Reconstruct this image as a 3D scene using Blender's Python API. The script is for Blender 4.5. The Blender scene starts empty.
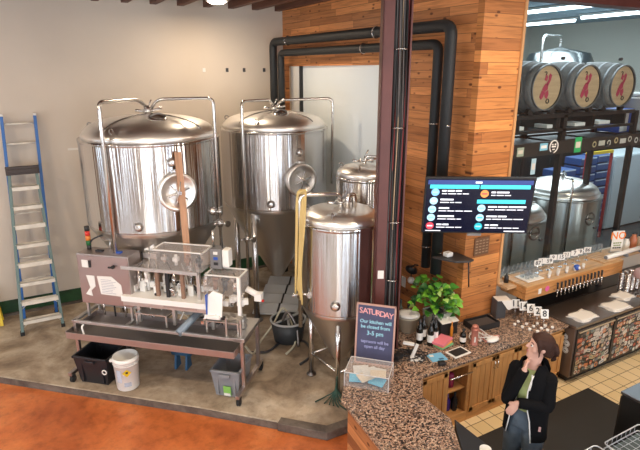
import bpy, math, random
from mathutils import Vector, Matrix
random.seed(7)
PI = math.pi
scene = bpy.context.scene
COL = scene.collection
def V(*a): return Vector(a)
def R(d): return math.radians(d)

# ---------------------------------------------------------------- camera
cam_d = bpy.data.cameras.new('camera'); cam = bpy.data.objects.new('camera', cam_d); COL.objects.link(cam)
cam_d.sensor_width = 36; cam_d.lens = 36 * 525 / 640
cam.location = (0, 0, 4.1); cam.rotation_euler = (R(90 - 16.45), 0, R(-29.2))
cam_d.clip_start = 0.05; cam_d.clip_end = 200
scene.camera = cam
# ---------------------------------------------------------------- world, lights, exposure
w = bpy.data.worlds.new('world'); scene.world = w; w.use_nodes = True
w.node_tree.nodes['Background'].inputs[0].default_value = (.80, .88, 1, 1)
w.node_tree.nodes['Background'].inputs[1].default_value = 1.0
scene.view_settings.view_transform = 'Standard'; scene.view_settings.look = 'None'
scene.view_settings.exposure = 0.1; scene.view_settings.gamma = 1; scene.view_settings.use_curve_mapping = False
def area(name, loc, direction, sx, sy, power, color):
    d = bpy.data.lights.new(name, 'AREA'); d.shape = 'RECTANGLE'; d.size = sx; d.size_y = sy
    d.energy = power; d.color = color
    o = bpy.data.objects.new(name, d); COL.objects.link(o); o.location = loc
    o.rotation_euler = Vector(direction).to_track_quat('-Z', 'Z').to_euler()
    return o
# daylight through the windows of the west wall and of the south wall
SOUTH = [(-7.0, .5), (-5.1, .65), (-3.3, .35), (-2.1, .22), (.2, .5), (2.4, .28), (4.9, .55), (9.0, .7)]
WEST = [(-3.4, .45), (-1.4, .3), (.6, .5), (2.6, .35), (4.6, .5), (6.6, .35), (8.4, .3)]
for i, (wx, hw) in enumerate(SOUTH): area('daylight_south', (wx, -4.75, 2.5), (0, 1, 0), hw * 2 - .05, 4.2, 225 * hw, ((.70, .84, 1), (1, .95, .88))[i % 2])
for i, (wy, hw) in enumerate(WEST): area('daylight_west', (-6.75, wy, 2.5), (1, 0, 0), hw * 2 - .05, 4.2, 240 * hw, ((.92, .96, 1), (.72, .86, 1))[i % 2])
# broad area lamp added below the back room ceiling to boost its tubes
area('back_room_fill', (11.0, 9.4, 5.6), (0, 0, -1), 8, 7, 700, (.86, .96, 1))

# ---------------------------------------------------------------- materials
MC = {}
def mat(name, color=(.8, .8, .8), rough=.5, metal=0, spec=.5, emit=0, bump=0, bscale=40, vary=0, vscale=4, alpha=1):
    if name in MC: return MC[name]
    m = bpy.data.materials.new(name); m.use_nodes = True; nt = m.node_tree; n = nt.nodes; l = nt.links
    b = n['Principled BSDF']; MC[name] = m
    c = tuple(color) + (1,)
    b.inputs['Base Color'].default_value = c
    b.inputs['Roughness'].default_value = rough; b.inputs['Metallic'].default_value = metal
    b.inputs['Specular IOR Level'].default_value = spec
    if alpha < 1: b.inputs['Alpha'].default_value = alpha
    if emit:
        b.inputs['Emission Color'].default_value = c; b.inputs['Emission Strength'].default_value = emit
    if vary or bump:
        tc = n.new('ShaderNodeTexCoord')
    if vary:
        ns = n.new('ShaderNodeTexNoise'); ns.inputs['Scale'].default_value = vscale; ns.inputs['Detail'].default_value = 5
        l.new(tc.outputs['Object'], ns.inputs['Vector'])
        rp = n.new('ShaderNodeValToRGB'); rp.color_ramp.elements[0].position = .3; rp.color_ramp.elements[1].position = .7
        rp.color_ramp.elements[0].color = tuple(max(0, x * (1 - vary)) for x in color) + (1,)
        rp.color_ramp.elements[1].color = tuple(min(1, x * (1 + vary)) for x in color) + (1,)
        l.new(ns.outputs['Fac'], rp.inputs['Fac']); l.new(rp.outputs['Color'], b.inputs['Base Color'])
    if bump:
        nb = n.new('ShaderNodeTexNoise'); nb.inputs['Scale'].default_value = bscale; nb.inputs['Detail'].default_value = 3
        l.new(tc.outputs['Object'], nb.inputs['Vector'])
        bp = n.new('ShaderNodeBump'); bp.inputs['Strength'].default_value = bump; bp.inputs['Distance'].default_value = .01
        l.new(nb.outputs['Fac'], bp.inputs['Height']); l.new(bp.outputs['Normal'], b.inputs['Normal'])
    return m
def steel(name, color=(.74, .73, .72), rough=.2, an=.0, wob=0):
    m = mat(name, color, rough, 1)
    nt = m.node_tree; n = nt.nodes; l = nt.links; b = n['Principled BSDF']
    if an:
        t = n.new('ShaderNodeTangent'); t.direction_type = 'RADIAL'; t.axis = 'Z'
        b.inputs['Anisotropic'].default_value = an; l.new(t.outputs[0], b.inputs['Tangent'])
        b.inputs['Anisotropic Rotation'].default_value = .25
    if wob:   # gentle sheet-metal unevenness: wide vertical waves
        tc = n.new('ShaderNodeTexCoord'); mp = n.new('ShaderNodeMapping'); mp.inputs['Scale'].default_value = (9, 9, .10)
        ns = n.new('ShaderNodeTexNoise'); ns.inputs['Scale'].default_value = 1.6; ns.inputs['Detail'].default_value = 2
        bp = n.new('ShaderNodeBump'); bp.inputs['Strength'].default_value = wob; bp.inputs['Distance'].default_value = .02
        l.new(tc.outputs['Object'], mp.inputs['Vector']); l.new(mp.outputs[0], ns.inputs['Vector'])
        l.new(ns.outputs['Fac'], bp.inputs['Height']); l.new(bp.outputs['Normal'], b.inputs['Normal'])
    return m
def ramp(n, stops, interp='LINEAR'):
    r = n.new('ShaderNodeValToRGB'); cr = r.color_ramp; cr.interpolation = interp
    while len(cr.elements) < len(stops): cr.elements.new(.5)
    for e, (p, c) in zip(cr.elements, stops): e.position = p; e.color = tuple(c) + (1,)
    return r
def new_mat(name, rough=.5, spec=.5):
    m = bpy.data.materials.new(name); m.use_nodes = True; nt = m.node_tree
    b = nt.nodes['Principled BSDF']; b.inputs['Roughness'].default_value = rough; b.inputs['Specular IOR Level'].default_value = spec
    MC[name] = m
    return m, nt.nodes, nt.links, b
def planks(name, axes, bw=1.3, rh=.105, c1=(.60, .245, .085), c2=(.42, .155, .050), rough=.5):
    """horizontal boards with knots; axes = (along, up) object axes"""
    m, n, l, b = new_mat(name, rough)
    tc = n.new('ShaderNodeTexCoord'); sp = n.new('ShaderNodeSeparateXYZ'); cb = n.new('ShaderNodeCombineXYZ')
    l.new(tc.outputs['Object'], sp.inputs[0]); l.new(sp.outputs[axes[0]], cb.inputs[0]); l.new(sp.outputs[axes[1]], cb.inputs[1])
    br = n.new('ShaderNodeTexBrick'); br.inputs['Scale'].default_value = 1; br.inputs['Brick Width'].default_value = bw
    br.inputs['Row Height'].default_value = rh; br.inputs['Mortar Size'].default_value = .0022; br.inputs['Mortar Smooth'].default_value = .2
    br.inputs['Bias'].default_value = 0; br.offset = .37; br.offset_frequency = 2; br.squash = .8; br.squash_frequency = 3
    br.inputs['Color1'].default_value = (0, 0, 0, 1); br.inputs['Color2'].default_value = (1, 1, 1, 1); br.inputs['Mortar'].default_value = (.5, .5, .5, 1)
    l.new(cb.outputs[0], br.inputs['Vector'])
    mid = tuple((a + d) / 2 for a, d in zip(c1, c2)); lt = tuple(min(1, a * 1.32) for a in c1)
    tone = ramp(n, [(0, c2), (.35, mid), (.7, c1), (1, lt)]); l.new(br.outputs['Color'], tone.inputs[0])
    # grain
    ad = n.new('ShaderNodeVectorMath'); ad.operation = 'MULTIPLY_ADD'
    l.new(br.outputs['Color'], ad.inputs[0]); ad.inputs[1].default_value = (3, 5, 7); l.new(cb.outputs[0], ad.inputs[2])
    mp = n.new('ShaderNodeMapping'); mp.inputs['Scale'].default_value = (2.2, 30, 1); l.new(ad.outputs[0], mp.inputs['Vector'])
    ns = n.new('ShaderNodeTexNoise'); ns.inputs['Scale'].default_value = 1; ns.inputs['Detail'].default_value = 5; ns.inputs['Distortion'].default_value = .6
    l.new(mp.outputs[0], ns.inputs['Vector'])
    gr = ramp(n, [(.25, (.55, .5, .45)), (.55, (1, 1, 1)), (.8, (1.0, .95, .9))]); l.new(ns.outputs['Fac'], gr.inputs[0])
    mx = n.new('ShaderNodeMixRGB'); mx.blend_type = 'MULTIPLY'; mx.inputs[0].default_value = .9
    l.new(tone.outputs[0], mx.inputs[1]); l.new(gr.outputs[0], mx.inputs[2])
    # knots
    m2 = n.new('ShaderNodeMapping'); m2.inputs['Scale'].default_value = (4.4, 8.5, 1); l.new(ad.outputs[0], m2.inputs['Vector'])
    vo = n.new('ShaderNodeTexVoronoi'); vo.inputs['Scale'].default_value = 1; l.new(m2.outputs[0], vo.inputs['Vector'])
    kn = ramp(n, [(0, (.08, .05, .03)), (.10, (.22, .13, .09)), (.17, (1, 1, 1))]); l.new(vo.outputs['Distance'], kn.inputs[0])
    mk = n.new('ShaderNodeMixRGB'); mk.blend_type = 'MULTIPLY'; mk.inputs[0].default_value = .85
    l.new(mx.outputs[0], mk.inputs[1]); l.new(kn.outputs[0], mk.inputs[2])
    mo = n.new('ShaderNodeMixRGB'); l.new(br.outputs['Fac'], mo.inputs[0]); l.new(mk.outputs[0], mo.inputs[1])
    mo.inputs[2].default_value = (.07, .03, .015, 1)
    l.new(mo.outputs[0], b.inputs['Base Color'])
    iv = n.new('ShaderNodeMath'); iv.operation = 'SUBTRACT'; iv.inputs[0].default_value = 1; l.new(br.outputs['Fac'], iv.inputs[1])
    bp = n.new('ShaderNodeBump'); bp.inputs['Strength'].default_value = .5; bp.inputs['Distance'].default_value = .006
    l.new(iv.outputs[0], bp.inputs['Height']); l.new(bp.outputs[0], b.inputs['Normal'])
    return m
def wood(name, c=(.45, .2, .08), axis=0, rough=.4, dark=.6):
    """plain timber with grain along one axis"""
    m, n, l, b = new_mat(name, rough)
    tc = n.new('ShaderNodeTexCoord'); mp = n.new('ShaderNodeMapping')
    s = [22, 22, 22]; s[axis] = 1.6; mp.inputs['Scale'].default_value = s
    l.new(tc.outputs['Object'], mp.inputs['Vector'])
    ns = n.new('ShaderNodeTexNoise'); ns.inputs['Scale'].default_value = 1; ns.inputs['Detail'].default_value = 5; ns.inputs['Distortion'].default_value = .8
    l.new(mp.outputs[0], ns.inputs['Vector'])
    r = ramp(n, [(.25, tuple(x * dark for x in c)), (.6, c), (.85, tuple(min(1, x * 1.25) for x in c))])
    l.new(ns.outputs['Fac'], r.inputs[0]); l.new(r.outputs[0], b.inputs['Base Color'])
    return m
def concrete(name, base, dark, light, scale=1.2, rough=.5, fine=9):
    m, n, l, b = new_mat(name, rough)
    tc = n.new('ShaderNodeTexCoord')
    a = n.new('ShaderNodeTexNoise'); a.inputs['Scale'].default_value = scale; a.inputs['Detail'].default_value = 7; a.inputs['Roughness'].default_value = .62; a.inputs['Distortion'].default_value = .7
    l.new(tc.outputs['Object'], a.inputs['Vector'])
    r = ramp(n, [(.30, dark), (.5, base), (.68, light)]); l.new(a.outputs['Fac'], r.inputs[0])
    f = n.new('ShaderNodeTexNoise'); f.inputs['Scale'].default_value = fine; f.inputs['Detail'].default_value = 6; f.inputs['Roughness'].default_value = .7
    l.new(tc.outputs['Object'], f.inputs['Vector'])
    r2 = ramp(n, [(.3, (.55, .52, .5)), (.5, (.95, .95, .95)), (.7, (1.1, 1.1, 1.1))]); l.new(f.outputs['Fac'], r2.inputs[0])
    mx = n.new('ShaderNodeMixRGB'); mx.blend_type = 'MULTIPLY'; mx.inputs[0].default_value = .8
    l.new(r.outputs[0], mx.inputs[1]); l.new(r2.outputs[0], mx.inputs[2]); l.new(mx.outputs[0], b.inputs['Base Color'])
    rr = n.new('ShaderNodeMapRange'); rr.inputs['To Min'].default_value = rough - .15; rr.inputs['To Max'].default_value = rough + .15
    l.new(f.outputs['Fac'], rr.inputs['Value']); l.new(rr.outputs[0], b.inputs['Roughness'])
    return m
def granite():
    m, n, l, b = new_mat('granite', .32)
    tc = n.new('ShaderNodeTexCoord')
    vo = n.new('ShaderNodeTexVoronoi'); vo.inputs['Scale'].default_value = 62; l.new(tc.outputs['Object'], vo.inputs['Vector'])
    r = ramp(n, [(0, (.018, .014, .014)), (.17, (.11, .07, .05)), (.30, (.33, .20, .14)), (.50, (.48, .33, .24)), (.76, (.58, .44, .34)), (.93, (.22, .18, .17))], 'CONSTANT')
    sp = n.new('ShaderNodeSeparateColor'); l.new(vo.outputs['Color'], sp.inputs[0]); l.new(sp.outputs[0], r.inputs[0])
    v2 = n.new('ShaderNodeTexVoronoi'); v2.inputs['Scale'].default_value = 120; l.new(tc.outputs['Object'], v2.inputs['Vector'])
    s2 = n.new('ShaderNodeSeparateColor'); l.new(v2.outputs['Color'], s2.inputs[0])
    r2 = ramp(n, [(0, (.25, .22, .2)), (.3, (.9, .9, .9)), (.8, (1.2, 1.15, 1.1))], 'CONSTANT'); l.new(s2.outputs[0], r2.inputs[0])
    mx = n.new('ShaderNodeMixRGB'); mx.blend_type = 'MULTIPLY'; mx.inputs[0].default_value = 1
    l.new(r.outputs[0], mx.inputs[1]); l.new(r2.outputs[0], mx.inputs[2]); l.new(mx.outputs[0], b.inputs['Base Color'])
    return m
def tiles(name):
    m, n, l, b = new_mat(name, .4)
    tc = n.new('ShaderNodeTexCoord')
    br = n.new('ShaderNodeTexBrick'); br.offset = 0; br.inputs['Scale'].default_value = 1; br.inputs['Brick Width'].default_value = .2
    br.inputs['Row Height'].default_value = .2; br.inputs['Mortar Size'].default_value = .005
    br.inputs['Color1'].default_value = (.74, .58, .32, 1); br.inputs['Color2'].default_value = (.84, .68, .42, 1); br.inputs['Mortar'].default_value = (.16, .11, .06, 1)
    l.new(tc.outputs['Object'], br.inputs['Vector']); l.new(br.outputs['Color'], b.inputs['Base Color'])
    return m
def clear(name, color=(1, 1, 1), amt=.9, rough=.03, tint=None, edge=.35, pure=False):
    """thin clear sheet: mostly see-through with a glossy skin"""
    m = bpy.data.materials.new(name); m.use_nodes = True; n = m.node_tree.nodes; l = m.node_tree.links; MC[name] = m
    n.remove(n['Principled BSDF']); out = n['Material Output']
    tr = n.new('ShaderNodeBsdfTransparent'); tr.inputs[0].default_value = tuple(tint or color) + (1,)
    gl = n.new('ShaderNodeBsdfPrincipled'); gl.inputs['Roughness'].default_value = rough; gl.inputs['Base Color'].default_value = tuple(color) + (1,)
    if pure: gl = n.new('ShaderNodeBsdfGlossy'); gl.inputs['Roughness'].default_value = rough
    mx = n.new('ShaderNodeMixShader'); lw = n.new('ShaderNodeLayerWeight'); lw.inputs[0].default_value = .25
    mr = n.new('ShaderNodeMapRange'); mr.inputs['To Min'].default_value = 1 - amt; mr.inputs['To Max'].default_value = min(1, 1 - amt + edge)
    l.new(lw.outputs['Facing'], mr.inputs['Value']); l.new(mr.outputs[0], mx.inputs[0])
    l.new(tr.outputs[0], mx.inputs[1]); l.new(gl.outputs[0], mx.inputs[2]); l.new(mx.outputs[0], out.inputs[0])
    return m
STEEL = steel('brushed_steel', (.62, .60, .585), .18, 1.0, .45)
LID = steel('polished_lid', (.90, .87, .83), .34)
PIPE = steel('pipe_steel', (.72, .70, .68), .22)
SHEET = steel('sheet_steel', (.66, .64, .62), .40)
DSTEEL = steel('dark_steel', (.30, .28, .27), .4)
PSTEEL = steel('warm_steel', (.52, .46, .44), .40)
WALL = mat('beige_plaster', (.62, .54, .455), .8, vary=.04, vscale=1.1)
WHITE = mat('white_paint', (.80, .79, .76), .5)
WPLAST = mat('white_plastic', (.86, .84, .80), .4)
BLACK = mat('black_plastic', (.018, .018, .02), .45)
BPAINT = mat('black_pipe_foam', (.016, .018, .02), .55, bump=.2)
DARK = mat('dark_grey', (.05, .05, .055), .5)
GREY = mat('mid_grey_plastic', (.24, .25, .27), .5)
BROWN = mat('oxide_red_paint', (.115, .036, .030), .45, vary=.15)
JOIST = wood('joist_timber', (.14, .055, .032), 1, .6)
PLANKW = planks('plank_wall', (1, 2))
PLANKC = planks('plank_column', (0, 2), bw=2.3, rh=.135, c1=(.64, .265, .08), c2=(.45, .16, .045))
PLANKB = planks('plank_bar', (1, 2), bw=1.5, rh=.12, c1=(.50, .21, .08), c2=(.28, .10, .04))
ORANGE = concrete('orange_stained_concrete', (.60, .165, .045), (.38, .085, .020), (.72, .25, .08), .9, .36, 7)
SLAB = concrete('bare_concrete', (.40, .31, .22), (.19, .135, .09), (.58, .49, .38), 1.5, .6, 6)
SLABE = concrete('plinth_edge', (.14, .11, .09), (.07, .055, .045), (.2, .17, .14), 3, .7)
GRAN = granite(); TILE = tiles('cream_tiles')
CAB = wood('cabinet_timber', (.62, .31, .11), 2, .38, .75); CABX = wood('cabinet_timber_rail', (.64, .33, .12), 0, .38, .75)
OAK = wood('pale_timber', (.60, .32, .14), 0, .4); OAKL = wood('shelf_timber', (.62, .40, .22), 0, .45)
GLASS = clear('window_glass', (.9, .95, 1), .985, .02, (.93, .97, .98), .10, True)
ACRYL = clear('clear_acrylic', (.97, .95, .94), .94, .06, edge=.16)
TGLASS = clear('drinking_glass', (.9, .93, .95), .95, .03, edge=.22)
PAPER = mat('paper', (.80, .78, .74), .7)
CLOTH = mat('white_cloth', (.76, .73, .68), .9, bump=.3, bscale=60)
YELLOW = mat('yellow_plastic', (.75, .52, .02), .4)
BLUE = mat('blue_fibreglass', (.02, .13, .42), .4)
GREENW = mat('green_paint', (.012, .06, .018), .5, vary=.5, vscale=5)
LGREEN = mat('grey_green_rail', (.13, .20, .19), .45)
ALU = mat('worn_aluminium', (.74, .69, .60), .5, 0, vary=.12, vscale=9)
RUBBER = mat('rubber', (.02, .02, .02), .8)
BLUEP = mat('blue_plastic', (.03, .10, .45), .4)
RED = mat('red_plastic', (.6, .03, .02), .4)
ORNG = mat('orange_ink', (.85, .22, .02), .5)
INK = mat('black_ink', (.02, .02, .025), .6)

# ---------------------------------------------------------------- mesh tools
WM = {}      # world matrix of every Empty, known before the depsgraph runs
class MB:
    def __init__(s): s.v = []; s.f = []; s.mi = []; s.sm = []; s.mats = []; s.cur = 0
    def use(s, m):
        if m not in s.mats: s.mats.append(m)
        s.cur = s.mats.index(m); return s
    def add(s, vs, fs, smooth=False):
        o = len(s.v); s.v += [Vector(p) for p in vs]
        for f in fs: s.f.append([i + o for i in f]); s.mi.append(s.cur); s.sm.append(smooth)
        return s
    def box(s, c, d, rot=None, taper=1):
        hx, hy, hz = d[0] / 2, d[1] / 2, d[2] / 2
        vs = [V(x * hx * (taper if z > 0 else 1), y * hy * (taper if z > 0 else 1), z * hz) for z in (-1, 1) for y in (-1, 1) for x in (-1, 1)]
        if rot is not None: vs = [rot @ p for p in vs]
        c = Vector(c)
        return s.add([p + c for p in vs], [(0, 2, 3, 1), (4, 5, 7, 6), (0, 1, 5, 4), (2, 6, 7, 3), (0, 4, 6, 2), (1, 3, 7, 5)])
    def span(s, a, b):
        return s.box([(p + q) / 2 for p, q in zip(a, b)], [abs(p - q) for p, q in zip(a, b)])
    def prism(s, poly, z0, z1):
        n = len(poly)
        if sum(poly[i][0] * poly[(i + 1) % n][1] - poly[(i + 1) % n][0] * poly[i][1] for i in range(n)) < 0: poly = poly[::-1]
        vs = [V(x, y, z0) for x, y in poly] + [V(x, y, z1) for x, y in poly]
        return s.add(vs, [list(range(n))[::-1], list(range(n, 2 * n))] + [(i, (i + 1) % n, n + (i + 1) % n, n + i) for i in range(n)])
    def plate(s, pts, th, nrm):
        n = len(pts); nv = Vector(nrm).normalized() * th
        vs = [Vector(p) for p in pts] + [Vector(p) + nv for p in pts]
        return s.add(vs, [list(range(n))[::-1], list(range(n, 2 * n))] + [(i, (i + 1) % n, n + (i + 1) % n, n + i) for i in range(n)])
    def tube(s, pts, r, seg=10, cap=True, smooth=True):
        pts = [Vector(p) for p in pts]; n = len(pts)
        rs = r if isinstance(r, (list, tuple)) else [r] * n
        up = None; vs = []
        for i, p in enumerate(pts):
            t = (pts[min(i + 1, n - 1)] - pts[max(i - 1, 0)]).normalized()
            if up is None: up = t.orthogonal().normalized()
            else: up = (up - t * up.dot(t)).normalized()
            bi = t.cross(up)
            for k in range(seg):
                a = 2 * PI * k / seg; vs.append(p + (up * math.cos(a) + bi * math.sin(a)) * rs[i])
        fs = [(i * seg + k, i * seg + (k + 1) % seg, (i + 1) * seg + (k + 1) % seg, (i + 1) * seg + k) for i in range(n - 1) for k in range(seg)]
        s.add(vs, fs, smooth)
        if cap:
            o = len(s.v) - len(vs)
            s.f.append([o + k for k in range(seg)][::-1]); s.mi.append(s.cur); s.sm.append(False)
            s.f.append([o + (n - 1) * seg + k for k in range(seg)]); s.mi.append(s.cur); s.sm.append(False)
        return s
    def lathe(s, prof, c=(0, 0, 0), seg=32, smooth=True, M=None):
        """prof: (radius, height) points; axis z, or M (3x3) applied"""
        c = Vector(c); vs = []; fs = []; rings = []
        for r, h in prof:
            if r < 1e-6: rings.append([len(vs)]); vs.append(V(0, 0, h))
            else:
                rings.append(list(range(len(vs), len(vs) + seg)))
                vs += [V(r * math.cos(2 * PI * k / seg), r * math.sin(2 * PI * k / seg), h) for k in range(seg)]
        for a, b in zip(rings, rings[1:]):
            for k in range(seg):
                k2 = (k + 1) % seg
                q = [a[k % len(a)], a[k2 % len(a)], b[k2 % len(b)], b[k % len(b)]]
                if len(a) == 1: q = [a[0], b[k2], b[k]]
                elif len(b) == 1: q = [a[k], a[k2], b[0]]
                if len(a) == 1 and len(b) == 1: continue
                fs.append(q)
        if M is not None: vs = [M @ p for p in vs]
        return s.add([p + c for p in vs], fs, smooth)
    def cyl(s, a, b, r, seg=16, r2=None):
        return s.tube([a, b], [r, r if r2 is None else r2], seg)
    def ball(s, c, r, seg=14, sc=(1, 1, 1)):
        prof = [(math.sin(PI * i / 8) * 1.0, -math.cos(PI * i / 8)) for i in range(9)]
        prof[0] = (0, -1); prof[-1] = (0, 1)
        return s.lathe(prof, c, seg, True, Matrix.Diagonal((r * sc[0], r * sc[1], r * sc[2])))
    def torus(s, c, R_, r, nrm=(0, 0, 1), seg=28, a0=0, a1=2 * PI):
        q = Vector(nrm).normalized().to_track_quat('Z', 'Y').to_matrix()
        pts = [Vector(c) + q @ V(R_ * math.cos(a0 + (a1 - a0) * k / seg), R_ * math.sin(a0 + (a1 - a0) * k / seg), 0) for k in range(seg + 1)]
        return s.tube(pts, r, 8)
    def loft(s, secs, seg=20, cap=True):
        """secs: (centre, rx, ry, (xaxis), (yaxis))"""
        vs = []
        for c, rx, ry, ax, ay in secs:
            c = Vector(c); ax = Vector(ax).normalized(); ay = Vector(ay).normalized()
            for k in range(seg):
                a = 2 * PI * k / seg; vs.append(c + ax * rx * math.cos(a) + ay * ry * math.sin(a))
        n = len(secs)
        fs = [(i * seg + k, i * seg + (k + 1) % seg, (i + 1) * seg + (k + 1) % seg, (i + 1) * seg + k) for i in range(n - 1) for k in range(seg)]
        s.add(vs, fs, True)
        if cap:
            o = len(s.v) - len(vs)
            for fl in ([o + k for k in range(seg)][::-1], [o + (n - 1) * seg + k for k in range(seg)]): s.f.append(fl); s.mi.append(s.cur); s.sm.append(True)
        return s
    def build(s, name, m=None, parent=None, world=False, bevel=0, mods=None):
        vs = s.v
        if parent is not None and world:
            iv = WM[parent.name].inverted(); vs = [iv @ p for p in vs]
        me = bpy.data.meshes.new(name); me.from_pydata([tuple(p) for p in vs], [], s.f); me.validate()
        if s.mats and m is None:
            for q in s.mats: me.materials.append(q)
            for p, k in zip(me.polygons, s.mi): p.material_index = k
        else: me.materials.append(m or WHITE)
        for p, k in zip(me.polygons, s.sm): p.use_smooth = k
        o = bpy.data.objects.new(name, me); COL.objects.link(o)
        if parent is not None:
            o.parent = parent; WM[o.name] = WM[parent.name]
        else: WM[o.name] = Matrix.Identity(4)
        if bevel:
            b = o.modifiers.new('bevel', 'BEVEL'); b.width = bevel; b.segments = 2; b.limit_method = 'ANGLE'; b.harden_normals = False
        if mods: mods(o)
        return o
def tag(o, label=None, cat=None, group=None, kind=None):
    if label: o['label'] = label
    if cat: o['category'] = cat
    if group: o['group'] = group
    if kind: o['kind'] = kind
    return o
def thing(name, label, cat, loc=(0, 0, 0), rz=0, group=None, rot=None):
    o = bpy.data.objects.new(name, None); COL.objects.link(o); o.empty_display_size = .1
    o.location = loc; e = rot or (0, 0, rz); o.rotation_euler = e
    from mathutils import Euler
    WM[o.name] = Matrix.Translation(loc) @ Euler(e).to_matrix().to_4x4()
    return tag(o, label, cat, group)
def children(o): return [c for c in bpy.data.objects if c.parent == o]
def copy_tree(o, parent=None):
    c = o.copy(); COL.objects.link(c); c.parent = parent
    for ch in children(o): copy_tree(ch, c)
    return c
def place(proto, used, loc, rz=0, label=None, group=None):
    o = proto if not used else copy_tree(proto)
    o.location = loc; o.rotation_euler = (0, 0, rz)
    if label: o['label'] = label
    if group: o['group'] = group
    return o
def struct(name, mb, m=None, bevel=0, label=None): return tag(mb.build(name, m, bevel=bevel), label, kind='structure')
def text(name, body, size, M, m, parent, ext=.0008, align='CENTER', spacing=1):
    """raised lettering; M places the text plane (x right, y up, z out), in parent space"""
    c = bpy.data.curves.new(name, 'FONT'); c.body = body; c.size = size; c.extrude = ext; c.align_x = align; c.align_y = 'CENTER'
    c.space_character = spacing; c.resolution_u = 2; c.offset = size * .012
    tmp = bpy.data.objects.new('tmp_text', c); COL.objects.link(tmp); bpy.context.view_layer.update()
    me = bpy.data.meshes.new_from_object(tmp.evaluated_get(bpy.context.evaluated_depsgraph_get())); me.materials.clear(); me.materials.append(m)
    bpy.data.objects.remove(tmp); bpy.data.curves.remove(c)
    o = bpy.data.objects.new(name, me); COL.objects.link(o); o.parent = parent; o.matrix_local = M
    return o
def frame(c, x, y):
    x = Vector(x).normalized(); z = x.cross(Vector(y)).normalized(); y = z.cross(x)
    M = Matrix.Identity(4)
    for i, a in enumerate((x, y, z)):
        for k in range(3): M[k][i] = a[k]
    M.translation = Vector(c); return M
def smooth_path(pts, n=6):
    pts = [Vector(p) for p in pts]; out = []
    for i in range(len(pts) - 1):
        p0 = pts[max(i - 1, 0)]; p1 = pts[i]; p2 = pts[i + 1]; p3 = pts[min(i + 2, len(pts) - 1)]
        for k in range(n):
            t = k / n
            out.append(.5 * ((2 * p1) + (p2 - p0) * t + (2 * p0 - 5 * p1 + 4 * p2 - p3) * t * t + (3 * p1 - p0 - 3 * p2 + p3) * t ** 3))
    out.append(pts[-1]); return out
def bend(pts, r=.06, n=5):
    """polyline with rounded elbows"""
    pts = [Vector(p) for p in pts]; out = [pts[0]]
    for a, b, c in zip(pts, pts[1:], pts[2:]):
        u = (a - b).normalized(); v = (c - b).normalized(); rr = min(r, (a - b).length * .45, (c - b).length * .45)
        p = b + u * rr; q = b + v * rr
        for k in range(n + 1):
            t = k / n; out.append(p * (1 - t) ** 2 + b * 2 * t * (1 - t) + q * t * t)
    out.append(pts[-1]); return out

exec_order = []
# ================================================================= SETTING
struct('floor', MB().prism([(-2.4, 9.9), (-2.4, 5.4), (1.2, 3.1), (4.65, 2.2), (4.65, 9.9)], -.3, 0), ORANGE, label='orange stained concrete floor')
struct('floor_hall', MB().prism([(-8, 9.9), (-8, -6), (4.65, -6), (4.65, 2.2), (1.2, 3.1), (-2.4, 5.4), (-2.4, 9.9)], -.3, 0), mat('pale_reflected_floor', (.66, .65, .62), .25))  # unseen floor, made pale to keep orange out of the tank reflections
struct('floor_bar', MB().prism([(2.9, 1.0), (9.5, 1.0), (9.5, 4.75), (2.9, 4.75)], .0005, .004), TILE, label='cream square tiled floor behind the bar')
struct('floor_slab_base', MB().span((4.65, -6, -.3), (19, 4.75, 0)), ORANGE)
# raised slab of the brewhouse
sl = [(-8, 14.4), (-3.2, 9.85), (-.743, 7.581), (1.427, 5.587), (2.202, 4.80), (2.572, 4.42), (2.95, 4.42), (4.65, 5.0), (4.65, 9.72), (-8, 9.72)]
sl = [(-2.95, 9.72), (-.743, 7.60), (1.427, 5.60), (2.572, 4.47), (2.87, 4.43), (3.3, 4.75), (4.65, 4.75), (4.65, 9.72)]
struct('floor_slab', MB().prism(sl, .001, .1), SLAB, bevel=.012, label='raised bare concrete slab under the tanks')
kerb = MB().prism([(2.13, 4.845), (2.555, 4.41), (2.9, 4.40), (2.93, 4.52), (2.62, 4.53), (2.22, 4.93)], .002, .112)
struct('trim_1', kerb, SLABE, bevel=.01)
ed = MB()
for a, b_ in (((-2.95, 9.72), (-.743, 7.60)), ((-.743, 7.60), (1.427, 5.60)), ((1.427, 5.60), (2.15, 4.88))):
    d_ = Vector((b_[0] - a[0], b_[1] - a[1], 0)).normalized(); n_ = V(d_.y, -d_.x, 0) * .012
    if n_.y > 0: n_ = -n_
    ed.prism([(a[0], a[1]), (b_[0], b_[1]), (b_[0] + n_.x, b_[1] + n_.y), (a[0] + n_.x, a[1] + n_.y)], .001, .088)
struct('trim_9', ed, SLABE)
# walls
struct('wall_left', MB().span((-8, 9.7, 0), (4.85, 9.9, 5.5)), WALL, label='beige plaster wall')
band = MB().prism([(-8, 9.68), (4.6, 9.68), (4.6, 9.7), (-8, 9.7)], .1, .36)
struct('baseboard_left', band, GREENW, label='green painted band along the bottom of the beige wall')
struct('trim_2', MB().span((-3, 9.64, .1), (4.6, 9.7, .14)), SLABE)
ww = MB(); wx_ = lambda y: 4.72 - .12 * (y - 4.66) / 5.04     # the plank wall runs very slightly askew
for y0, y1, z0, z1 in ((4.66, 6.1, 0, 5.5), (6.1, 9.6, 4.17, 5.5), (9.6, 9.7, 0, 5.5)): ww.prism([(wx_(y0), y0), (4.9, y0), (4.9, y1), (wx_(y1), y1)], z0, z1)
struct('wall_back', ww, PLANKW, label='knotty timber plank wall')
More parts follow.
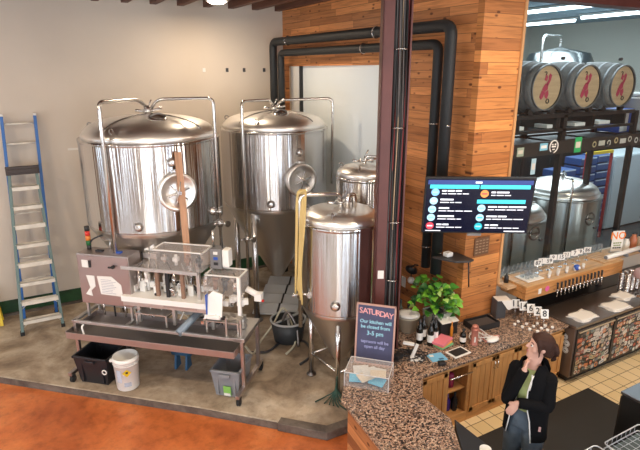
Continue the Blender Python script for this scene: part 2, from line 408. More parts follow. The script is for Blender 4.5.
# pale panel door set into the plank wall
struct('door_1', MB().span((4.70, 6.1, .05), (4.76, 9.1, 4.17)), mat('pale_blue_panel', (.84, .92, .96), .35), label='tall pale blue panel in the plank wall')
struct('trim_3', MB().span((4.63, 9.1, .05), (4.73, 9.42, 4.17)), WHITE)
struct('trim_4', MB().span((4.68, 9.42, .05), (4.75, 9.6, 4.17)), mat('trim_tan', (.5, .42, .33), .6))
struct('trim_5', MB().span((4.64, 9.06, .05), (4.70, 9.1, 4.17)), BLACK)
# timber clad column at the end of the plank wall
struct('wall_column', MB().span((4.718, 4.64, .871), (5.37, 4.95, 5.5)), PLANKC, bevel=.004, label='timber clad column beside the window')
struct('trim_6', MB().span((5.355, 4.62, 1.3), (5.395, 4.75, 4.95)), wood('trim_timber', (.66, .36, .16), 2, .4))
# window wall
struct('wall_right', MB().span((4.66, 4.76, 0), (19, 4.9, 1.26)), mat('cream_wall', (.62, .55, .45), .7))
struct('wall_header', MB().span((5.375, 4.70, 4.93), (19, 4.95, 5.8)), BROWN, label='brown beam above the window')
struct('trim_7', MB().span((5.375, 4.46, 1.26), (10, 4.80, 1.30)), OAKL, bevel=.005, label='pale timber window ledge')
panes = [5.39, 6.43, 7.70, 8.97, 10.25, 11.6, 13]
for i in range(len(panes) - 1):
    struct('window_%d' % (i + 1), MB().span((panes[i] + .006, 4.84, 1.305), (panes[i + 1] - .006, 4.85, 4.93)), GLASS, label='tall frameless window pane')
cl = MB()
for i, x in enumerate(panes[1:4]):
    for z in (1.7, 3.0, 4.25): cl.cyl((x, 4.82, z), (x, 4.86, z), .022, 12)
struct('trim_8', cl, DARK)
# ceiling and joists
struct('ceiling', MB().span((-8, 6.2, 5.42), (5.4, 9.9, 5.5)), JOIST, label='dark timber ceiling')
struct('ceiling_hall', MB().span((-8, -6, 5.42), (5.4, 6.2, 5.5)), mat('pale_reflected_ceiling', (.72, .68, .62), .8))  # unseen ceiling, made pale so the tank lids reflect something bright
struct('ceiling_bar', MB().span((5.4, -6, 5.42), (19, 4.75, 5.5)), JOIST)
jx = -6.6
k = 0
while jx < 4.6:
    struct('ceiling_joist', MB().span((jx, 6.2, 5.16), (jx + .11, 9.7, 5.42)), JOIST, bevel=.004); jx += .46
# far walls of the room behind the camera (seen in the polished steel)
def holed_wall(name, axis, at, lo, hi, zt, wins, m):
    mb = MB(); cur = lo
    for a, b, z0, z1 in wins:
        for (p, q, r0, r1) in ((cur, a, 0, zt), (a, b, 0, z0), (a, b, z1, zt)):
            if axis == 'y': mb.span((p, at, r0), (q, at - .2, r1))
            else: mb.span((at, p, r0), (at - .2, q, r1))
        cur = b
    if axis == 'y': mb.span((cur, at, 0), (hi, at - .2, zt))
    else: mb.span((at, cur, 0), (at - .2, hi, zt))
    struct(name, mb, m)
SW = mat('far_wall', (.30, .16, .09), .8)
holed_wall('wall_south', 'y', -4.6, -8, 12, 5.5, [(c_ - h_, c_ + h_, .35, 4.65) for c_, h_ in SOUTH], SW)
holed_wall('wall_west', 'x', -6.6, -6, 9.9, 5.5, [(c_ - h_, c_ + h_, .35, 4.65) for c_, h_ in WEST], SW)
struct('wall_east', MB().span((12, -5, 0), (12.2, 4.8, 5.5)), SW)
# back room behind the glass
BR = mat('back_room_wall', (.78, .77, .70), .7)
struct('floor_back_room', MB().span((4.86, 4.9, -.3), (19, 16, 0)), mat('grey_floor', (.05, .05, .05), .5, vary=.2))
struct('wall_back_room_far', MB().span((4.86, 16, 0), (19, 16.2, 5.8)), BR)
struct('wall_back_room_end', MB().span((19, 4.9, 0), (19.2, 16.2, 5.8)), BR)
struct('wall_back_room_side', MB().span((4.86, 5.0, 0), (4.9, 16, 5.8)), BR)
struct('ceiling_back_room', MB().span((4.86, 4.9, 5.8), (19, 16.2, 5.9)), mat('pale_blue_ceiling', (.38, .55, .68), .8))

# ================================================================= TANKS
def off(c, r, f, z):
    """point at r metres to the camera-right and f metres towards the viewer side of a centre"""
    d = math.hypot(c[0], c[1]); fx, fy = -c[0] / d, -c[1] / d   # unit vector towards the seating side
    return V(c[0] - fy * r + fx * f, c[1] + fx * r + fy * f, z)
def facing(c, d): return math.atan2(-c[1], -c[0]) + R(d)
def tank(label, c, Rr, zf, zb, zt, ztop, cone_z, legs, manaz=None, manz=0, mans=.25, gantry=None, group='conical fermenter tanks', ports=(), rim=True, strap=True):
    t = thing('fermenter_tank', label, 'tank', (c[0], c[1], zf), 0, group)
    L = lambda p: V(p[0] - c[0], p[1] - c[1], p[2] - zf)
    h0, h1, h2 = zb - zf, zt - zf, ztop - zf
    MB().lathe([(Rr - .01, h0), (Rr, h0 + .01), (Rr, h0 + .02), (Rr, h0 + .03), (Rr, h0 + (h1 - h0) * .5), (Rr, h1 - .06), (Rr, h1 - .045), (Rr, h1 - .035), (Rr + .006, h1 - .03), (Rr + .006, h1), (Rr * .93, h1 + .004)], seg=72).build('shell', STEEL, t)
    MB().lathe([(.09, cone_z - zf), (.11, cone_z - zf + .03), (.11 + (Rr * .985 - .11) * .03, cone_z - zf + .03 + (h0 - .065 - cone_z + zf) * .03), (.11 + (Rr * .985 - .11) * .97, cone_z - zf + .03 + (h0 - .065 - cone_z + zf) * .97), (Rr * .985, h0 - .035), (Rr - .012, h0 + .002)], seg=56).build('cone', CONE, t)
    rr = Rr * .945; prof = [(rr, h1 - .005), (rr + .012, h1 + .01), (rr + .012, h1 + .05), (rr - .01, h1 + .085)]
    dh = h2 - h1 - .085
    for k in range(1, 9):
        a = k / 8; prof.append(((rr - .03) * math.cos(a * PI / 2 * .985) , h1 + .085 + dh * math.sin(a * PI / 2)))
    prof.append((0, h2))
    lid = MB().lathe(prof, seg=64).build('lid', LID, t)
    if strap:   # weld seams over the dome
        sm = MB()
        for az in (facing(c, -42), facing(c, 50)):
            pts = []
            for k in range(1, 9):
                a = k / 8; r_ = (rr - .03) * math.cos(a * PI / 2 * .985); pts.append(V(r_ * math.cos(az), r_ * math.sin(az), h1 + .088 + dh * math.sin(a * PI / 2)))
            sm.tube(pts, .012 * Rr, 6)
        sm.build('weld_seam', DSTEEL, lid)
    # lifting lugs
    for az in (R(-135), R(35), R(150)):
        r_ = rr - .05
        MB().torus((r_ * math.cos(az), r_ * math.sin(az), h1 + .15), .03, .008, (math.sin(az), -math.cos(az), 0)).build('lifting_lug', DSTEEL, t)
    # top fitting
    tp = MB(); tp.cyl((0, 0, h2 - .01), (0, 0, h2 + .10 * Rr), .05 * Rr + .01, 16); tp.cyl((0, 0, h2 + .05), (0, 0, h2 + .065), .075, 16)
    tp.cyl((.03, -.03, h2 + .04), (.17, -.07, h2 + .075), .02, 10); tp.cyl((-.04, .02, h2 + .03), (-.16, .05, h2 + .05), .018, 10); tp.cyl((.0, 0, h2 + .08), (.05, -.02, h2 + .19), .010, 8)
    tp.build('spray_fitting', PIPE, t)
    # lid hatch with cover and wing handle
    if rim:
        a = facing(c, 14); r_ = rr * .50; hz = h1 + .085 + dh * .80
        hd = MB(); M3 = Matrix.Rotation(R(20), 3, V(-math.sin(a), math.cos(a), 0)) ; ce = V(r_ * math.cos(a), r_ * math.sin(a), hz)
        hd.lathe([(.125, -.02), (.125, .03), (.10, .045), (.06, .03), (0, .035)], ce, 24, True, M3)
        hd.build('pressure_hatch', PIPE, lid)
        h3 = MB(); h3.tube([ce + M3 @ V(-.10, -.0, .05), ce + M3 @ V(-.02, 0, .085), ce + M3 @ V(.02, 0, .085), ce + M3 @ V(.10, 0, .05)], .013, 8)
        h3.build('hatch_clamp', DSTEEL, lid)
    # legs
    for (lx, ly, ztp, rad) in legs:
        g = MB(); g.cyl((lx - c[0], ly - c[1], .04), (lx - c[0], ly - c[1], ztp - zf), rad, 14)
        lg = g.build('leg', PIPE, t)
        ft = MB().lathe([(0, 0), (rad * 1.9, 0), (rad * 1.9, .015), (rad * .6, .03), (rad * .6, .08), (0, .08)], (lx - c[0], ly - c[1], 0), 16)
        ft.build('foot_pad', DSTEEL, lg)
    # side manway
    if manaz is not None:
        d = V(math.cos(manaz), math.sin(manaz), 0); q = d.to_track_quat('Z', 'Y').to_matrix()
        ce = d * (Rr - .02) + V(0, 0, manz - zf)
        m = MB().lathe([(mans, -.06), (mans, .05), (mans * 1.08, .055), (mans * 1.08, .085), (mans * .9, .09), (mans * .84, .06), (mans * .4, .075), (0, .08)], ce, 36, True, q)
        mo = m.build('manway_door', LID, t)
        hb = MB()
        for k in range(3):
            a = k * PI / 3 + .3; p = q @ V(mans * .62 * math.cos(a), mans * .62 * math.sin(a), 0); hb.cyl(ce + d * .11 - p, ce + d * .11 + p, .011, 8)
        hb.cyl(ce + d * .06, ce + d * .15, .026, 12); hb.build('manway_wheel', PIPE, mo)
        hg = MB(); hg.box(ce + q @ V(0, mans * 1.12, .05), (.05, .06, .05), q); hg.cyl(ce + q @ V(-.04, mans * 1.16, .06), ce + q @ V(.04, mans * 1.16, .06), .014, 8)
        hg.build('manway_hinge', PIPE, mo)
    for az, z, kind in ports:
        d = V(math.cos(az), math.sin(az), 0); q = d.to_track_quat('Z', 'Y').to_matrix(); ce = d * Rr + V(0, 0, z - zf)
        p = MB().lathe([(.062, -.02), (.062, .015), (.045, .03), (.045, .045), (.026, .05), (0, .05)], ce, 20, True, q)
        if kind == 'valve':
            p.cyl(ce + d * .05, ce + d * .13, .022, 10); p.cyl(ce + d * .11 + V(0, 0, -.05), ce + d * .11 + V(0, 0, .05), .018, 10); p.box(ce + d * .12 + V(0, 0, .07), (.09, .02, .014), q.to_3x3())
        p.build('sample_valve' if kind == 'valve' else 'thermowell', PIPE, t)
    if gantry:
        for g in gantry:
            pts, rad = g; MB().tube(bend([L(p) for p in pts], .09), rad, 10).build('cleaning_pipe', PIPE, t)
    return t
CONE = steel('cone_steel', (.62, .60, .58), .30, .5)
# big tank on the left
c1 = (1.535, 7.60); T = off
g1 = [([T(c1, .0, -.02, 3.60), T(c1, -.12, .12, 3.72), T(c1, -.56, .80, 3.73), T(c1, -.56, .80, 1.2)], .027),
      ([T(c1, .03, .0, 3.58), T(c1, .14, .1, 3.72), T(c1, .84, .46, 3.74), T(c1, .84, .46, 1.0)], .022)]
tank1 = tank('large steel fermenter behind the bottling machine, left of the others', c1, .94, .1, 2.06, 3.22, 3.52, .75,
     [(c1[0] + a, c1[1] + b, 2.0, .05) for a, b in ((-.62, -.12), (.25, -.60), (.62, .35), (-.3, .62))],
     facing(c1, 16), 2.60, .235, g1, ports=[(facing(c1, 14), 2.98, 'plain'), (facing(c1, -15), 2.17, 'plain'), (facing(c1, 52), 2.22, 'valve')])
c2 = (3.59, 7.96)
g2 = [([T(c2, 0, 0, 3.52), T(c2, -.06, .1, 3.64), T(c2, -.47, .80, 3.66), T(c2, -.47, .80, .55)], .024),
      ([T(c2, .03, 0, 3.50), T(c2, .12, .1, 3.64), T(c2, .93, .26, 3.67), T(c2, .93, .26, 2.3)], .022)]
tank2 = tank('tall steel fermenter in the middle, in front of the black corner pipes', c2, .87, .1, 2.0, 3.21, 3.47, .62,
     [(T(c2, -.36, .72, 0)[0], T(c2, -.36, .72, 0)[1], 1.95, .05), (c2[0] - .62, c2[1] + .3, 1.9, .05), (c2[0] + .6, c2[1] + .3, 1.9, .05), (T(c2, .45, .62, 0)[0], T(c2, .45, .62, 0)[1], 1.9, .05)],
     facing(c2, 26), 2.48, .235, g2, ports=[(facing(c2, 25), 2.90, 'plain'), (facing(c2, -5), 2.12, 'plain')])
c3 = (3.28, 5.34)
g3 = [([T(c3, 0, 0, 2.52), T(c3, -.02, .05, 2.66), T(c3, -.49, .30, 2.70), T(c3, -.49, .30, 1.0)], .026),
      ([T(c3, .08, .1, 2.45), T(c3, .08, .1, 2.64), T(c3, .16, .04, 2.66), T(c3, .16, .04, 2.42)], .03)]
tank3 = tank('smaller steel tank on legs beside the brown post, yellow hose on its pipe', c3, .50, .1, 1.22, 2.33, 2.50, .42,
     [(2.985, 5.585, 1.15, .035), (3.05, 5.00, 1.22, .035), (3.68, 5.02, 1.2, .035), (3.66, 5.6, 1.2, .035)], None, 0, .2, g3,
     ports=[(facing(c3, -6), 1.38, 'plain')], rim=False, strap=False)
cb = MB(); z3 = .42
for a, b in (((2.985, 5.585), (3.05, 5.0)), ((3.05, 5.0), (3.68, 5.02)), ((2.985, 5.585), (3.66, 5.6))):
    cb.cyl((a[0], a[1], z3), (b[0], b[1], z3), .016, 8)
cb.build('leg_brace', PIPE, tank3, world=True)
c4 = (4.15, 6.14)
tank('small steel tank half hidden behind the brown post, against the pale panel', c4, .40, .1, 1.3, 2.66, 2.83, .5,
     [(c4[0] + a, c4[1] + b, 1.25, .03) for a, b in ((-.28, -.28), (.28, -.28), (.28, .28), (-.28, .28))], None, 0, .2,
     [([T(c4, 0, 0, 2.83), T(c4, .02, 0, 2.93), T(c4, .3, .0, 2.93), T(c4, .3, .0, 2.73)], .02)], rim=False, strap=False)

# ================================================================= BROWN POST
px, py = 3.50, 4.69
b = thing('steel_post', 'oxide red steel column running to the ceiling in front of the small tank', 'column', (px, py, 0), R(-29.2))
post = MB(); post.span((-.13, -.14, 0), (-.012, -.125, 5.42)); post.span((-.13, -.14, 0), (-.115, .12, 5.42)); post.span((-.13, -.03, 0), (.17, -.015, 5.42)); post.span((.155, -.14, 0), (.17, .12, 5.42))
post.build('column_profile', BROWN, b)
lb = MB().span((-.10, -.144, 1.78), (-.03, -.140, 1.88)).build('white_tag', PAPER, b)
CAB1 = mat('cable_grey', (.10, .09, .09), .6); CABS = [mat('cable_black', (.02, .02, .02), .6), CAB1, mat('cable_tan', (.42, .30, .2), .6), mat('cable_red', (.2, .03, .03), .6)]
for i in range(13):
    x = .00 + i * .0115; ph = random.uniform(0, 6)
    pts = [V(x + .012 * math.sin(z * 1.7 + ph) * (1 if z > 2 else .5), -.085 - .018 * math.sin(z * 2.3 + ph * 2), z) for z in [.9 + .25 * q for q in range(19)]]
    MB().tube(pts, .007 + .002 * (i % 3), 6).build('cable', CABS[[0, 1, 0, 3, 0, 1, 2, 0][i % 8]], b)
for z in (1.75, 2.45, 3.5, 4.3):
    MB().torus((.07, -.085, z), .075, .006, (0, .1, 1), 16).build('cable_clamp', PIPE, b)

# ================================================================= BLACK PIPES
pa = thing('insulated_pipe', 'outer black insulated pipe, upper run along the timber wall', 'pipe', (4.52, 9.5, .1), 0, 'black insulated pipes')
MB().tube(bend([(-.22, .0, 0), (-.22, .0, 4.50), (-.02, -4.58, 4.50), (-.02, -4.58, 1.42)], .12), .072, 14).build('pipe_run', BPAINT, pa)
pb = thing('insulated_pipe', 'inner black insulated pipe, lower run along the timber wall', 'pipe', (4.54, 9.25, .1), 0, 'black insulated pipes')
MB().tube(bend([(-.2, .0, 0), (-.2, .0, 4.30), (0, -4.08, 4.30), (0, -4.08, 1.42)], .10), .062, 14).build('pipe_run', BPAINT, pb)
for pp, y in ((pa, -3.15), (pa, -.6), (pb, -2.6)):
    zz = 4.50 if pp is pa else 4.30; rr = .078 if pp is pa else .068
    MB().torus((-.02 + .044 * y / 4.4 * 0 - .2 * (1 + y / 4.4), y, zz), rr, .008, (0, 1, 0), 18).build('pipe_clamp', PIPE, pp)
for pp, yy in ((pa, -4.58), (pb, -4.08)):
    for z in (3.35, 1.72): MB().torus((-.01, yy, z), .07 if pp is pa else .06, .006, (0, 0, 1), 18).build('pipe_clamp', PIPE, pp)

# ================================================================= STEP LADDER
ld = thing('step_ladder', 'blue and aluminium step ladder leaning against the beige wall', 'ladder', (-.17, 9.1, .1))
def rail(name, a, b2, m, w_=.045, d_=.09):
    mb = MB(); a = V(*a); b2 = V(*b2); t = (b2 - a).normalized(); x = V(1, 0, 0); y = t.cross(x).normalized(); x2 = y.cross(t)
    vs = []
    for p in (a, b2):
        for sx, sy in ((-1, -1), (1, -1), (1, 1), (-1, 1)): vs.append(p + x2 * sx * w_ / 2 + y * sy * d_ / 2)
    mb.add(vs, [(3, 2, 1, 0), (4, 5, 6, 7), (0, 1, 5, 4), (1, 2, 6, 5), (2, 3, 7, 6), (3, 0, 4, 7)])
    return mb.build(name, m, ld, world=True, bevel=.004)
FA, FB = (-.455, 8.77, .1), (.125, 8.80, .1); TA, TB = (-.285, 9.30, 2.62), (.085, 9.32, 2.62)
lf = lambda a, b2, t: tuple(p + (q - p) * t for p, q in zip(a, b2))
for a, b2 in ((FA, TA), (FB, TB)): rail('front_rail', a, b2, LGREEN)
RA, RB = (-.42, 9.30, .1), (.06, 9.32, .1); UA, UB = (-.272, 9.58, 3.41), (.185, 9.60, 3.41)
for a, b2 in ((RA, UA), (RB, UB)): rail('rear_rail', a, b2, BLUE)
for k in range(8):
    t = .085 + k * .116; a = lf(FA, TA, t); b2 = lf(FB, TB, t)
    mb = MB(); mb.span((a[0], a[1] - .045, a[2]), (b2[0], a[1] + .05, a[2] + .012)); mb.span((a[0], a[1] - .045, a[2] - .055), (b2[0], a[1] - .035, a[2] + .012))
    mb.build('step', ALU, ld, world=True, bevel=.003)
for k in range(2):
    a = lf(RA, UA, .965 - .08 * k * 1.15); b2 = lf(RB, UB, .965 - .08 * k * 1.15)
    MB().cyl(a, b2, .016, 8).build('rung', ALU, ld, world=True)
for k in (1, 2, 4, 6):
    a = lf(RA, UA, .1 + .11 * k); b2 = lf(RB, UB, .1 + .11 * k)
    MB().cyl(a, b2, .012, 8).build('rung', ALU, ld, world=True)
mb = MB(); mb.span((-.31, 9.20, 2.58), (.11, 9.44, 2.64)); mb.span((-.33, 9.22, 2.55), (.13, 9.26, 2.68)); mb.build('top_cap', mat('brown_black', (.045, .03, .025), .5), ld, world=True, bevel=.006)
for a in (FA, FB, RA, RB):
    MB().span((a[0] - .03, a[1] - .05, a[2]), (a[0] + .03, a[1] + .05, a[2] + .06)).build('rubber_foot', RUBBER, ld, world=True, bevel=.005)
for k, (a, b2, s) in enumerate(((FA, TA, 1), (FB, TB, -1))):
    for t in (.075, .19):
        p = V(*lf(a, b2, t)); MB().cyl(p + V(0, 0, -.10), p + V(s * .14, 0, .03), .008, 6).build('step_brace', ALU, ld, world=True)
for s in (FA, TA), (FB, TB):
    p = V(*lf(s[0], s[1], .30)); MB().cyl(p, p + V(.0, .45, .02), .008, 6).build('spreader', ALU, ld, world=True)
for a in (UA, UB): MB().span((a[0] - .022, a[1] - .04, a[2] - .02), (a[0] + .022, a[1] + .04, a[2] + .035)).build('end_cap', PAPER, ld, world=True)

# yellow floor sign at the left edge
ws = thing('wet_floor_sign', 'yellow folding floor sign at the left edge by the wall', 'sign', (-.86, 9.40, .1))
for s in (-1, 1):
    mb = MB(); mb.plate([(-.14, s * .12, 0), (-.09, s * .12, 0), (-.075, s * .10, .1), (.075, s * .10, .1), (.09, s * .12, 0), (.14, s * .12, 0), (.10, s * .012, .60), (-.10, s * .012, .60)], .012, (0, s, .2))
    mb.build('panel', YELLOW, ws)
MB().cyl((-.09, 0, .6), (.09, 0, .6), .018, 10).build('hinge', YELLOW, ws)

# ================================================================= BOTTLING MACHINE (own axes: x along the front rail)
bm = thing('bottling_machine', 'long steel bottling machine on a wheeled frame in front of the tanks', 'machine', (.233, 7.13, .1), math.atan2(-.669, .743))
LL = 2.39; DD = .55; HT = .82
fr = MB()
fr.span((0, -.02, HT - .04), (LL, .02, HT)); fr.span((0, DD - .02, HT - .04), (LL, DD + .02, HT)); fr.span((-.02, -.02, HT - .04), (.03, DD + .02, HT))
for x in (.75, 1.5): fr.span((x, 0, HT - .04), (x + .04, DD, HT))
fr.build('frame', SHEET, bm, bevel=.004)
MB().span((LL - .13, -.02, HT - .045), (LL + .02, DD + .02, HT + .004)).build('end_rail', SHEET, bm, bevel=.004)
for x in (.02, LL - .02):
    for y in (0, DD):
        MB().span((x - .022, y - .022, .13), (x + .022, y + .022, HT - .04)).build('leg', PSTEEL, bm, bevel=.003)
    st = MB().span((x - .025, -.24, .11), (x + .025, DD + .14, .16)).build('foot_beam', PSTEEL, bm, bevel=.003)
    for y in (-.19, DD + .09):
        w_ = MB(); w_.cyl((x - .02, y, .045), (x + .02, y, .045), .045, 16); w_.span((x - .03, y - .02, .045), (x - .024, y + .02, .12)); w_.span((x + .024, y - .02, .045), (x + .03, y + .02, .12))
        w_.build('caster', RUBBER, st)
tr = MB(); x0, x1, y0, y1, zt = -.02, LL - .07, -.15, DD - .05, .66
tr.span((x0, y0, zt - .008), (x1, y1, zt)); tr.span((x0, y0 - .008, zt - .04), (x1, y0, zt + .05)); tr.span((x0 - .008, y0, zt - .03), (x0, y1, zt + .06)); tr.span((x1, y0, zt - .03), (x1 + .008, y1, zt + .06)); tr.span((x0, y1, zt - .03), (x1, y1 + .008, zt + .06))
tr.build('drip_tray', PSTEEL, bm, bevel=.002)
MB().span((x0 + .01, y0 + .005, zt), (x1 - .01, y1 - .01, zt + .003)).build('tray_liner', DSTEEL, bm)
# control cabinet
cbn = MB().span((.08, .12, 1.02), (.83, .40, 1.72)).build('control_cabinet', PSTEEL, bm, bevel=.008)
MB().span((.09, .108, 1.035), (.82, .12, 1.70)).build('cabinet_door', steel('door_steel', (.50, .38, .36), .4), cbn, bevel=.003)
MB().span((.16, .100, 1.54), (.25, .108, 1.64)).build('label_plate', PAPER, cbn)
MB().span((.26, .098, 1.545), (.29, .108, 1.64)).build('switch', BLACK, cbn)
k_ = MB(); k_.cyl((.62, .108, 1.58), (.62, .075, 1.58), .022, 14); k_.box((.61, .07, 1.58), (.09, .02, .02)); k_.build('door_handle', BLACK, cbn)
MB().plate([(.20, .106, 1.43), (.32, .106, 1.43), (.32, .106, 1.28), (.25, .106, 1.22), (.26, .106, 1.14), (.16, .106, 1.16), (.24, .106, 1.26)], .003, (0, -1, 0)).build('paper_note', PAPER, cbn)
pn = MB().plate([(.36, .106, 1.43), (.57, .106, 1.44), (.70, .106, 1.33), (.71, .106, 1.17), (.39, .106, 1.18)], .003, (0, -1, 0)).build('paper_note', PAPER, cbn)
ln = MB()
for q in range(9): ln.span((.41, .1025, 1.20 + q * .023), (.41 + random.uniform(.15, .22), .1018, 1.205 + q * .023))
ln.build('handwriting', mat('pencil', (.35, .35, .42), .8), pn)
for x, c_ in ((.26, INK), (.53, BLUEP)): MB().box((x + .08, .25, 1.728), (.10, .05, .02)).build('cabinet_button', c_, cbn, bevel=.003)
for x in (.11, .76):
    for y in (.15, .37): MB().span((x, y, HT - .01), (x + .03, y + .03, 1.03)).build('cabinet_leg', SHEET, bm)
pr_ = MB(); pr_.box((.40, .43, 1.86), (.20, .14, .015), Matrix.Rotation(R(20), 3, 'X')); pr_.cyl((.40, .38, 1.72), (.40, .43, 1.86), .014, 8); pr_.build('touch_panel', SHEET, bm)
sg = MB().cyl((.15, .30, 1.72), (.15, .30, 1.78), .028, 14).build('signal_tower', BLACK, bm)
for q, m_ in enumerate((mat('signal_green', (.01, .12, .03), .3), mat('signal_orange', (.7, .20, .03), .3), mat('signal_red', (.6, .03, .02), .3), BLACK)):
    MB().cyl((.15, .30, 1.78 + q * .065), (.15, .30, 1.842 + q * .065), .032, 14).build('signal_light', m_, sg)
MB().tube(smooth_path([(.17, .3, 1.80), (.22, .3, 1.86), (.32, .38, 1.90), (.38, .42, 1.86)]), .012, 6).build('cable', BLACK, bm)
# conveyor and deck
cv = MB(); cv.span((.72, .05, 1.17), (2.02, .36, 1.21)); cv.span((.72, .04, 1.14), (2.02, .05, 1.215)); cv.span((.72, .30, 1.28), (1.95, .33, 1.33)); cv.build('conveyor_bed', WPLAST, bm, bevel=.004)
MB().span((.72, .075, 1.07), (2.02, .10, 1.15)).build('conveyor_side', SHEET, bm, bevel=.003)
MB().span((1.3, .068, 1.10), (1.75, .076, 1.16)).build('conveyor_stripe', PSTEEL, bm)
for x in (.86, 1.36, 1.9): MB().span((x, .16, HT - .01), (x + .04, .20, 1.09)).build('conveyor_leg', SHEET, bm)
MB().span((.86, .12, 1.56), (1.78, .52, 1.585)).build('upper_deck', ACRYL, bm)
MB().span((.72, .10, 1.555), (1.78, .125, 1.60)).build('deck_rail', SHEET, bm, bevel=.003)
UPR = mat('brown_upright', (.26, .15, .10), .5)
for x, m_ in ((1.17, UPR), (1.52, UPR), (1.31, BLACK), (.78, SHEET), (1.74, SHEET)):
    MB().span((x, .14, 1.19), (x + .045, .18, 1.56)).build('upright', m_, bm, bevel=.003)
for x in (.9, 1.62): MB().span((x, .40, 1.19), (x + .04, .44, 1.56)).build('upright', SHEET, bm)
# filler heads
for i in range(6):
    x = .86 + i * .125; f_ = MB(); f_.cyl((x, .28, 1.22), (x, .28, 1.50), .016, 10); f_.cyl((x, .28, 1.34), (x, .28, 1.44), .033, 12); f_.build('filler_head', WPLAST if i % 2 else PIPE, bm)
for i in range(9):
    x = .80 + i * .115; MB().box((x, .22 + .05 * (i % 3), 1.26 + .02 * (i % 3)), (.075, .07, .09 + .05 * (i % 2))).build('white_block', WPLAST, bm, bevel=.006)
for i in range(4):
    MB().box((.72 + i * .085, .50, 1.80), (.065, .09, .19)).build('solenoid_valve', WPLAST, bm, bevel=.008)
MB().span((.84, .44, 1.60), (1.04, .53, 1.67)).build('valve_bar', SHEET, bm)
MB().box((.70, .49, 1.88), (.13, .07, .05)).build('black_plug', BLACK, bm)
for i in range(5):
    x = .62 + i * .1; MB().tube(smooth_path([(x, .46, 1.68), (x + .02, .42, 1.55), (x + .05 * (i - 2), .30, 1.45), (x + .1, .26, 1.35)]), .008, 6).build('air_hose', [WPLAST, mat('clear_hose', (.55, .5, .38), .3), BLACK][i % 3], bm)
# acrylic guards
def guard(x0, x1, y0, y1, z0, z1, name='clear_guard'):
    g = MB(); t = .008
    g.plate([(x0, y0, z0), (x1, y0, z0), (x1, y0 + .04, z1), (x0, y0 + .04, z1)], t, (0, 1, 0)); g.plate([(x0, y1, z0), (x1, y1, z0), (x1, y1, z1), (x0, y1, z1)], -t, (0, 1, 0))
    g.span((x0, y0, z0), (x0 + t, y1, z1)); g.span((x1 - t, y0, z0), (x1, y1, z1)); g.span((x0, y0 + .04, z1 - .001), (x1, y1, z1 + t))
    return g.build(name, ACRYL, bm)
guard(1.14, 1.84, .12, .48, 1.60, 1.82); guard(1.86, 2.33, .08, .42, 1.33, 1.56)
FR_ = MB()
for x0_, x1_, y0_, y1_, z_ in ((1.14, 1.84, .16, .48, 1.826), (1.86, 2.33, .12, .42, 1.568)):
    FR_.span((x0_, y0_, z_), (x1_, y0_ + .02, z_ + .012)); FR_.span((x0_, y1_ - .02, z_), (x1_, y1_, z_ + .012)); FR_.span((x0_, y0_, z_), (x0_ + .02, y1_, z_ + .012)); FR_.span((x1_ - .02, y0_, z_), (x1_, y1_, z_ + .012))
FR_.build('guard_frame', WPLAST, bm)
for i in range(4):
    x = 1.24 + i * .16; k_ = MB(); k_.cyl((x, .3, 1.6), (x, .3, 1.74), .022, 12); k_.box((x, .3, 1.68), (.07, .06, .05)); k_.build('capper_head', [PIPE, WPLAST, UPR, BLACK][i], bm)
for i in range(3):
    x = 1.95 + i * .13; k_ = MB(); k_.cyl((x, .24, 1.34), (x, .24, 1.46), .03, 12); k_.box((x, .26, 1.48), (.09, .05, .03)); k_.build('guide_roller', [UPR, BLACK, PIPE][i], bm)
dm = MB().span((1.88, .28, 1.60), (2.03, .44, 1.86)).build('drive_box', mat('grey_metal', (.20, .19, .19), .5), bm, bevel=.006)
MB().span((2.03, .30, 1.62), (2.12, .43, 1.85)).build('drive_motor', WPLAST, bm, bevel=.012)
for z in (1.81, 1.74, 1.67):
    MB().span((1.93, .272, z - .018), (1.985, .28, z + .018)).build('control_button', [PAPER, BLUEP, BLACK][int((1.82 - z) / .07)], dm)
MB().cyl((1.9, .36, 1.86), (1.9, .36, 2.08), .014, 8).build('conduit', PIPE, bm)
MB().cyl((2.02, .36, 1.86), (2.02, .36, 2.02), .010, 8).build('conduit', BLACK, bm)
MB().span((2.31, .06, 1.10), (2.35, .10, 1.60)).build('guide_post', WPLAST, bm)
mb = MB(); mb.span((1.90, -.02, 1.05), (2.10, .02, 1.10)); mb.plate([(1.93, 0, 1.08), (2.12, 0, 1.08), (2.12, .06, 1.36), (2.0, .05, 1.40), (1.93, .04, 1.34)], .02, (0, 1, 0)); mb.build('infeed_plate', WPLAST, bm, bevel=.004)
MB().span((1.915, .0, 1.10), (1.93, .05, 1.36)).build('blue_strip', BLUEP, bm)
for i in range(5): MB().box((2.10 + .06 * i, .22 + .03 * (i % 2), 1.18 + .04 * (i % 3)), (.07, .09, .07), Matrix.Rotation(i * .5, 3, 'Z')).build('white_bracket', WPLAST, bm, bevel=.006)
k_ = MB(); k_.cyl((2.34, .30, 1.36), (2.50, .30, 1.28), .04, 12); k_.box((2.50, .30, 1.27), (.09, .09, .10)); k_.build('outfeed_motor', WPLAST, bm)
MB().cyl((2.53, .29, 1.22), (2.57, .29, 1.22), .018, 10).build('red_knob', RED, bm)
